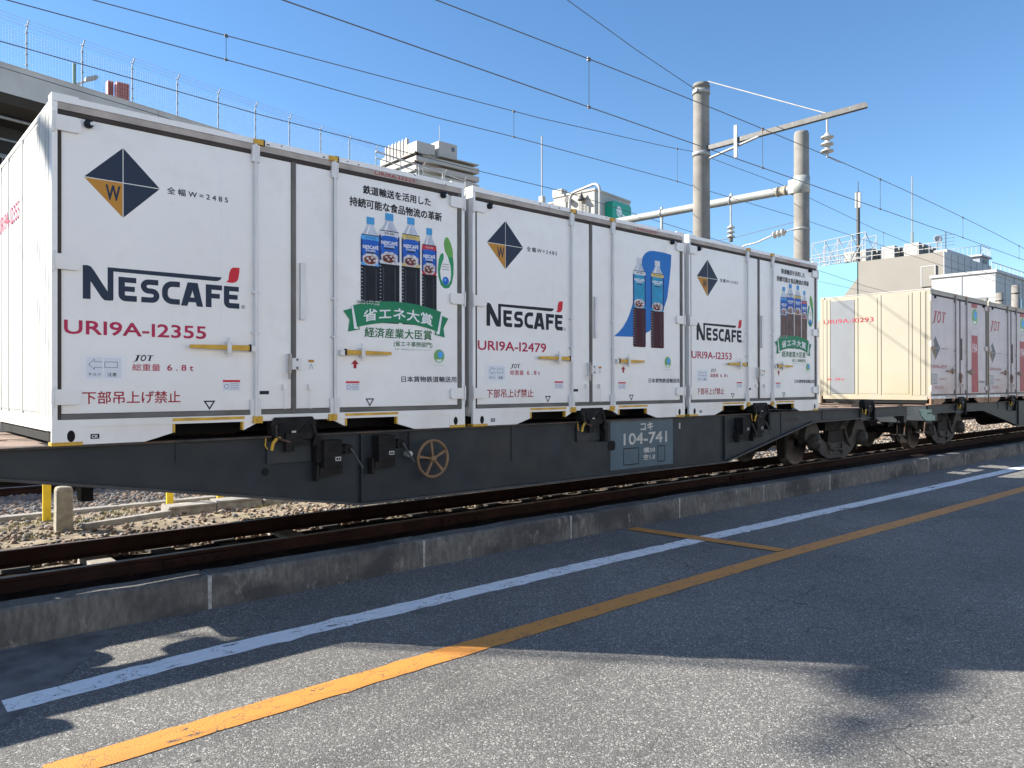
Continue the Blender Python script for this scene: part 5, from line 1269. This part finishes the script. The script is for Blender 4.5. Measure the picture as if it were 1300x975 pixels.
# twin red towers
for i, (x, y, w, d, top, lab) in enumerate(((106.4, 433.4, 2.6, 3.0, 161.7, 'narrower pink and red tower, far beyond the viaduct'), (110.0, 430.3, 6.0, 3.6, 161.2, 'wider pink and dark red tower, right of its twin'))):
    t = thing('red_tower', lab, 'tower', (x, y, 0), 'twin red towers beyond the viaduct')
    b = MB(); b.box(0, w, 0, d * 1.4, -1.4, top, PINK); obj('wall', b, t)
    b = MB()
    nx = 2 if i == 0 else 5
    for r_ in range(10):
        for c_ in range(nx): b.box(.3 + c_ * (w - .2) / nx, .3 + (c_ + .72) * (w - .2) / nx, -.1, .0, top - 2.3 - r_ * 1.7, top - 1.2 - r_ * 1.7, TRED)
    obj('window_panel', b, t)
    b = MB(); b.box(.1, w + .05, -.06, -.01, 120, top - .3, mat('tower_shade_red', (.30, .10, .10), .8)); obj('front_face', b, t)  # face turned from the sun given a darker red, its shade put into the colour
# station building with green sign
sb = thing('station_building', 'cream building block with a rounded green sign on its shaded side', 'building', (66.1, 54.4, 0), rotz=R(8.8))
b = MB(); b.box(0, 8.15, 0, 6.0, -1.4, 23.6, BCREAM); b.box(-.1, 8.25, -.1, 6.1, 23.6, 23.85, BCREAM); obj('wall', b, sb)
b = MB(); b.box(.5, 8.0, 6.0, 20, -1.4, 23.1, BCREAM); b.box(.4, 8.1, 6.1, 20.1, 23.1, 23.3, BCREAM); b.box(0, 1.2, 4.8, 6.2, 23.85, 24.6, BCREAM); obj('lower_wing', b, sb)
b = MB()
for y in (1.5, 2.0): b.cyl((-.15, y, 18), (-.15, y, 22.6), .06, GALV, 6)
for k in range(14): b.cyl((-.15, 1.5, 18.2 + k * .32), (-.15, 2.0, 18.2 + k * .32), .03, GALV, 5)
b.cyl((-.2, 1.0, 18), (-.2, 1.0, 22), .1, GALV, 8); obj('ladder', b, sb)
b = MB(); b.prism(ell(3.4, 20.6, .8, .9, 16), -.12, 0, BSHADE, 'x'); b.cyl((-.6, 3.6, 22.9), (.4, 3.6, 22.9), .35, GALVD, 10); obj('roof_vent', b, sb)
b = MB(); b.lathe((-.4, 1.6, 22.6), (0, 0, 1), [(0, .5), (.3, .3), (.8, .1), (1.1, 0)], GALVD, 10); obj('lamp', b, sb)
b = MB(); b.cyl((-1.6, 6.6, 23), (-1.6, 6.6, 31), .09, PORC, 8); b.box(-1.9, -1.3, 6.3, 6.9, 21.5, 23.6, BCREAM); obj('antenna', b, sb)
b = MB(); b.prism(rrect(2.25, 6.6, 18.1, 22.7, .45, 5), -1.1, -.02, SIGNG, 'y'); sg = obj('sign', b, sb)
b = MB(); y = -1.103
flat(b, ell(3.75, 21.55, .62, .66), y, PRW); flat(b, rrect(3.45, 4.0, 18.6, 20.6, .1), y, PRW)
ribbon(b, arc(4.35, 19.9, 1.35, 1.25, -80, 85, 10), .55, y, PRW); ribbon(b, [(3.1, 21.5), (5.9, 20.3)], .09, y - .01, SIGNG)
obj('sign_emblem', b, sb)

# blue and beige building right
WY0, WY1 = 6.75, 7.8
br = thing('beige_building', 'long beige building with a sky blue painted end and rooftop cooling units', 'building', (64.0, 15.75, 0))
b = MB(); b.box(0, 11.5, 0, 22, -1.4, 10.95, BEIGE); obj('wall', b, br)
b = MB(); b.box(-.06, 0, WY0, 22, -1.4, 10.95, SKYB); b.prism([(8.35, 8.2), (8.35, 7.4), (12.5, 4.5), (12.5, 3.5), (4, 3.5), (4, 7.9)], -.09, -.06, BEIGE, 'x') if False else None
obj('blue_wall', b, br)
b = MB(); b.prism([(WY0, 9.55), (WY0 - .06, -1.4), (WY1 + 6, -1.4), (WY1 + 2.2, 6.4), (WY1, 8.25)], -.066, -.061, BEIGE, 'x'); obj('beige_wedge', b, br)
b = MB(); b.box(-.05, 11.55, -.06, .0, -1.4, 10.95, PWHITE)
for k in range(7): b.box(1.5 + 1.5 * k, 1.54 + 1.5 * k, -.09, -.06, -1.4, 10.95, PGREY)
for k in range(9): b.box(0, 11.5, -.08, -.06, 1 + 1.1 * k, 1.03 + 1.1 * k, PGREY)
obj('panel_wall', b, br)
b = MB(); b.box(-.12, .0, .55, 1.65, 8.3, 9.95, BEIGE); b.box(-.14, -.12, .55, .62, 8.3, 9.95, PWHITE); b.box(-.14, -.12, 1.58, 1.65, 8.3, 9.95, PWHITE); b.box(-.14, -.12, .62, 1.58, 9.88, 9.95, PWHITE); obj('shutter', b, br)
b = MB()
for k in range(23): b.cyl((.15, .2 + k * .9, 10.95), (.15, .2 + k * .9, 11.75), .035, PWHITE, 5)
for z in (11.35, 11.75): b.tube([(.15, .2, z), (.15, 20.0, z)], .035, PWHITE, 5)
obj('roof_railing', b, br)
def ac_row(y, n, lab, x0=1.0):
    for k in range(n):
        t = thing('cooling_unit', lab % ('first', 'second', 'third', 'fourth')[k], 'air conditioner', (64.0 + x0 + k * 1.0, 15.75 + y, 0), 'rooftop cooling units')
        b = MB(); b.box(0, .72, 0, 1.15, 11.0, 12.12, ACW); b.box(-.01, .0, .1, 1.05, 11.5, 11.54, PGREY); obj('case', cached('accase', lambda: b), t)
        b = MB(); b.box(.05, .67, -.03, 0, 11.2, 12.05, ACD); b.lathe((.36, -.03, 11.65), (0, -1, 0), [(0, .27), (.03, .27), (.03, .24), (.0, .22)], GALVD, 12); obj('fan_grille', cached('acfan', lambda: b), t)
ac_row(2.2, 4, '%s unit from the left in the rooftop row nearest the building corner')
ac_row(4.1, 4, '%s unit from the left in the second rooftop row from the building corner')
ac_row(5.9, 4, '%s unit from the left in the third rooftop row from the building corner')
ac_row(7.3, 3, '%s unit from the left in the rooftop row beside the dark mast', 1.2)
b = MB(); b.box(65, 69.5, 17, 26, 10.96, 11.0, PGREY)
o = obj('roof_platform', b); o['label'] = 'low plant platform on the flat roof of the beige building'; o['category'] = 'platform'
lt = thing('lattice_frame', 'white steel lattice frame on the roof over the sky blue wall', 'lattice frame', (64.2, 0, 0))
b = MB(); ya, yb = 26.6, 21.9
for x in (0, 2.2):
    for z in (10.95, 12.0, 13.1): b.tube([(x, ya, z), (x, yb, z + .35)], .038, PWHITE, 5)
    for k in range(5):
        y = ya + (yb - ya) * k / 4; b.tube([(x, y, 10.9), (x, y, 13.1 + .35 * k / 4)], .038, PWHITE, 5)
        if k < 4: y2 = ya + (yb - ya) * (k + 1) / 4; b.tube([(x, y, 10.95 if k % 2 else 13.1), (x, y2, 13.2 if k % 2 else 11.0)], .028, PWHITE, 5)
for k in range(5):
    y = ya + (yb - ya) * k / 4; b.tube([(0, y, 13.1 + .35 * k / 4), (2.2, y, 11.5)], .028, PWHITE, 5); b.tube([(0, y, 10.95), (2.2, y, 12.9)], .028, PWHITE, 5)
obj('truss', b, lt)
ms = thing('antenna_mast', 'dark mast with small panel antennas rising beside the white lattice', 'mast', (64.4, 22.6, 0))
b = MB(); b.cyl((0, 0, 10.9), (0, 0, 17.0), .15, GALVD, 10); b.cyl((0, 0, 17.0), (0, 0, 17.9), .03, GALVD, 6); obj('shaft', b, ms)
b = MB(); b.box(-.25, -.1, -.3, -.1, 15.6, 16.9, GALV); b.box(.05, .2, .1, .3, 15.7, 17.0, GALV); obj('antenna_panel', b, ms)
b = MB(); b.cyl((66.2, 18.9, 11), (66.2, 18.9, 17.9), .05, GALV, 6); b.cyl((66.2, 18.9, 11), (66.2, 18.9, 13.2), .10, GALV, 6)
o = obj('lightning_rod', b); o['label'] = 'thin tall rod above the tallest cooling units'; o['category'] = 'rod'
b = MB(); b.lathe((66.4, 17.0, 12.4), (-.8, -.6, .2), [(.0, .0), (.03, .16), (.09, .31), (.07, .32), (-.02, .05)], PWHITE, 16); b.cyl((66.5, 17.1, 11), (66.5, 17.1, 12.4), .05, GALV, 6)
o = obj('satellite_dish', b); o['label'] = 'small white dish at the right end of the rooftop units'; o['category'] = 'satellite dish'
b = MB(); b.cyl((70, 17.6, 11), (70, 17.6, 13.6), .04, GALVD, 5)
for k in range(4): b.tube([(70, 16.9 + .0 * k, 12.4 + k * .3), (70, 18.3, 12.4 + k * .3)], .02, GALVD, 4)
o = obj('tv_antenna', b); o['label'] = 'thin television antenna right of the white dish'; o['category'] = 'antenna'
b = MB(); b.box(65.5, 71.5, 16.0, 17.0, 10.96, 11.35, PWHITE)
o = obj('roof_cabin', b); o['label'] = 'low white cabin on the roof corner under the dish'; o['category'] = 'roof cabin'
b = MB(); b.box(73, 75.4, 15.9, 18.2, -1.4, 11.6, PGREY); b.box(72.8, 75.6, 15.7, 18.4, 11.6, 11.75, PWHITE)
for k in range(8): b.cyl((72.9, 15.8 + k * .35, 11.75), (72.9, 15.8 + k * .35, 12.5), .025, PWHITE, 4); b.cyl((72.9 + k * .36, 15.8, 11.75), (72.9 + k * .36, 15.8, 12.5), .025, PWHITE, 4)
b.tube([(72.9, 18.3, 12.5), (72.9, 15.8, 12.5), (75.5, 15.8, 12.5)], .035, PWHITE, 4); b.box(73.8, 74.8, 15.86, 15.9, 10.2, 11.4, ACD)
o = obj('stair_tower', b); o['label'] = 'small stair tower with a railed top behind the beige building'; o['category'] = 'tower'
# lower white building
wb = thing('white_building', 'lower white panelled building with blue windows at the right edge', 'building', (55.9, 9.9, 0))
b = MB(); b.box(0, 34, 0, 3.9, -1.4, 7.85, PWHITE); obj('wall', b, wb)
b = MB()
for k in (1,): b.box(-.03, 0, 2 * k - .02, 2 * k + .02, -1.4, 7.85, PGREY)
for z in (1.5, 3.0, 4.6, 6.2): b.box(-.02, 0, 0, 3.9, z, z + .02, PGREY); b.box(0, 34, -.02, 0, z, z + .02, PGREY)
for k in range(1, 17): b.box(2 * k - .02, 2 * k + .02, -.03, 0, -1.4, 7.85, PGREY)
obj('panel_joint', b, wb)
b = MB(); b.box(-.1, 34.1, -.1, 4.0, 7.85, 8.05, PWHITE); obj('roof_edge', b, wb)
for k in range(2):
    b = MB(); b.box(-.06, 0, .5 + k * 1.9, 1.8 + k * 1.9, 3.9, 6.2, BEIGE); b.box(-.08, -.06, .5 + k * 1.9, 1.8 + k * 1.9, 6.2, 6.28, PGREY); obj('wall_panel', b, wb)
for k in range(7):
    b = MB(); x = 3.8 + k * 3.6; b.box(x, x + 2.1, -.04, .0, 4.7, 6.5, WINB)
    for j in range(4): b.box(x - .03 + j * .7, x + .03 + j * .7, -.07, -.04, 4.7, 6.5, PWHITE)
    obj('window', b, wb)
b = MB()
for k in range(14): b.cyl((.3 + k * .95, .3, 8.05), (.3 + k * .95, .3, 8.6), .025, PWHITE, 4)
b.tube([(.3, .3, 8.6), (12.7, .3, 8.6)], .03, PWHITE, 4); obj('roof_railing', b, wb)
for x, y, zt, lab in ((51.5, 8.45, 6.0, 'short concrete pole before the white building, left of its twin'), (49.9, 7.2, 6.2, 'thicker concrete pole before the white building windows')):
    b = MB(); b.lathe((x, y, -1.3), (0, 0, 1), [(0, .24), (zt + 1.3, .2), (zt + 1.3, 0)], POLE, 16); b.lathe((x, y, zt - .5), (0, 0, 1), [(0, .2), (0, .23), (.06, .23), (.06, .2)], GALVD, 16)
    o = obj('concrete_pole', b); o['label'] = lab; o['category'] = 'utility pole'; o['group'] = 'poles before the white building'

# ------------------------------------------------------------------ unseen pale building added behind the viewer, bouncing sun onto the shaded container sides
wh = thing('bounce_warehouse', 'long pale building added unseen across the road to bounce sunlight, with roller shutters', 'bounce_warehouse', (-34, -15.5, GZ))
PALE = mat('warehouse_pale', (.55, .54, .52), .85, var=.05, scale=.4, dirt=(.5, .46, .4), damt=.5, dscale=.6)
b = MB(); b.box(0, 86, -12, 0, -.1, 8.2, PALE); b.box(-.2, 86.2, -12.2, .15, 8.2, 8.5, GALV); obj('wall', b, wh)
for k in range(12):
    b = MB(); x = 2.5 + 7 * k; b.box(x, x + 4, .0, .04, 0, 3.6, PWHITE)
    for q in range(24): b.box(x, x + 4, .04, .05, .05 + q * .15, .16 + q * .15, PWHITE)
    obj('roller_shutter', cached('shut%d' % k, lambda: b), wh)
    b = MB(); b.box(x + .6, x + 3.4, .0, .03, 5.2, 6.4, WINB); b.box(x + .5, x + 3.5, .03, .06, 5.1, 5.2, PWHITE); b.box(x + 1.97, x + 2.03, .03, .05, 5.2, 6.4, PWHITE); obj('window', b, wh)

# ------------------------------------------------------------------ slender roadside tree outside the frame on the left; its shadow falls across the lower right of the road
tree = thing('tree', 'slender leafy tree beyond the tracks, its crown shading the road', 'tree', (-8.4, 9.62, -1.4))
b = MB(); b.tube([(.35, -.2, 0), (.3, -.2, 4), (.2, -.1, 8), (.0, 0, 10.9)], .04, BARK, 6)
obj('trunk', b, tree)
b = MB(); b.tube([(.1, 0, 10.6), (-.6, .05, 11.0), (-1.6, .1, 11.12)], .018, BARK, 5); obj('branch', b, tree)
rs = random.Random(3); b = MB()
for (cx, cy, cz, rr, sz, n) in ((-.15, .0, 11.02, .33, .20, 900), (.12, .0, 10.98, .30, .16, 500), (.42, .0, 10.93, .25, .09, 260), (-.45, .1, 11.05, .22, .06, 200), (-.8, .1, 11.25, .22, .05, 60), (-1.1, .1, 11.2, .22, .06, 80), (-1.45, .1, 11.2, .16, .05, 30)):
    for k in range(n):
        d = Vector((rs.gauss(0, 1), rs.gauss(0, 1), rs.gauss(0, 1))).normalized() * rs.uniform(0, 1) ** .4
        c = Vector((cx + d.x * rr, cy + d.y * rr * .6, cz + d.z * sz)); sc = rs.uniform(.03, .06)
        u_ = Vector((rs.gauss(0, 1), rs.gauss(0, 1), rs.gauss(0, 1))).normalized(); w_ = u_.orthogonal().normalized()
        b.face([c - u_ * sc, c + w_ * sc * .5, c + u_ * sc, c - w_ * sc * .5], LEAF)
o = obj('crown', b, tree, kind='stuff')
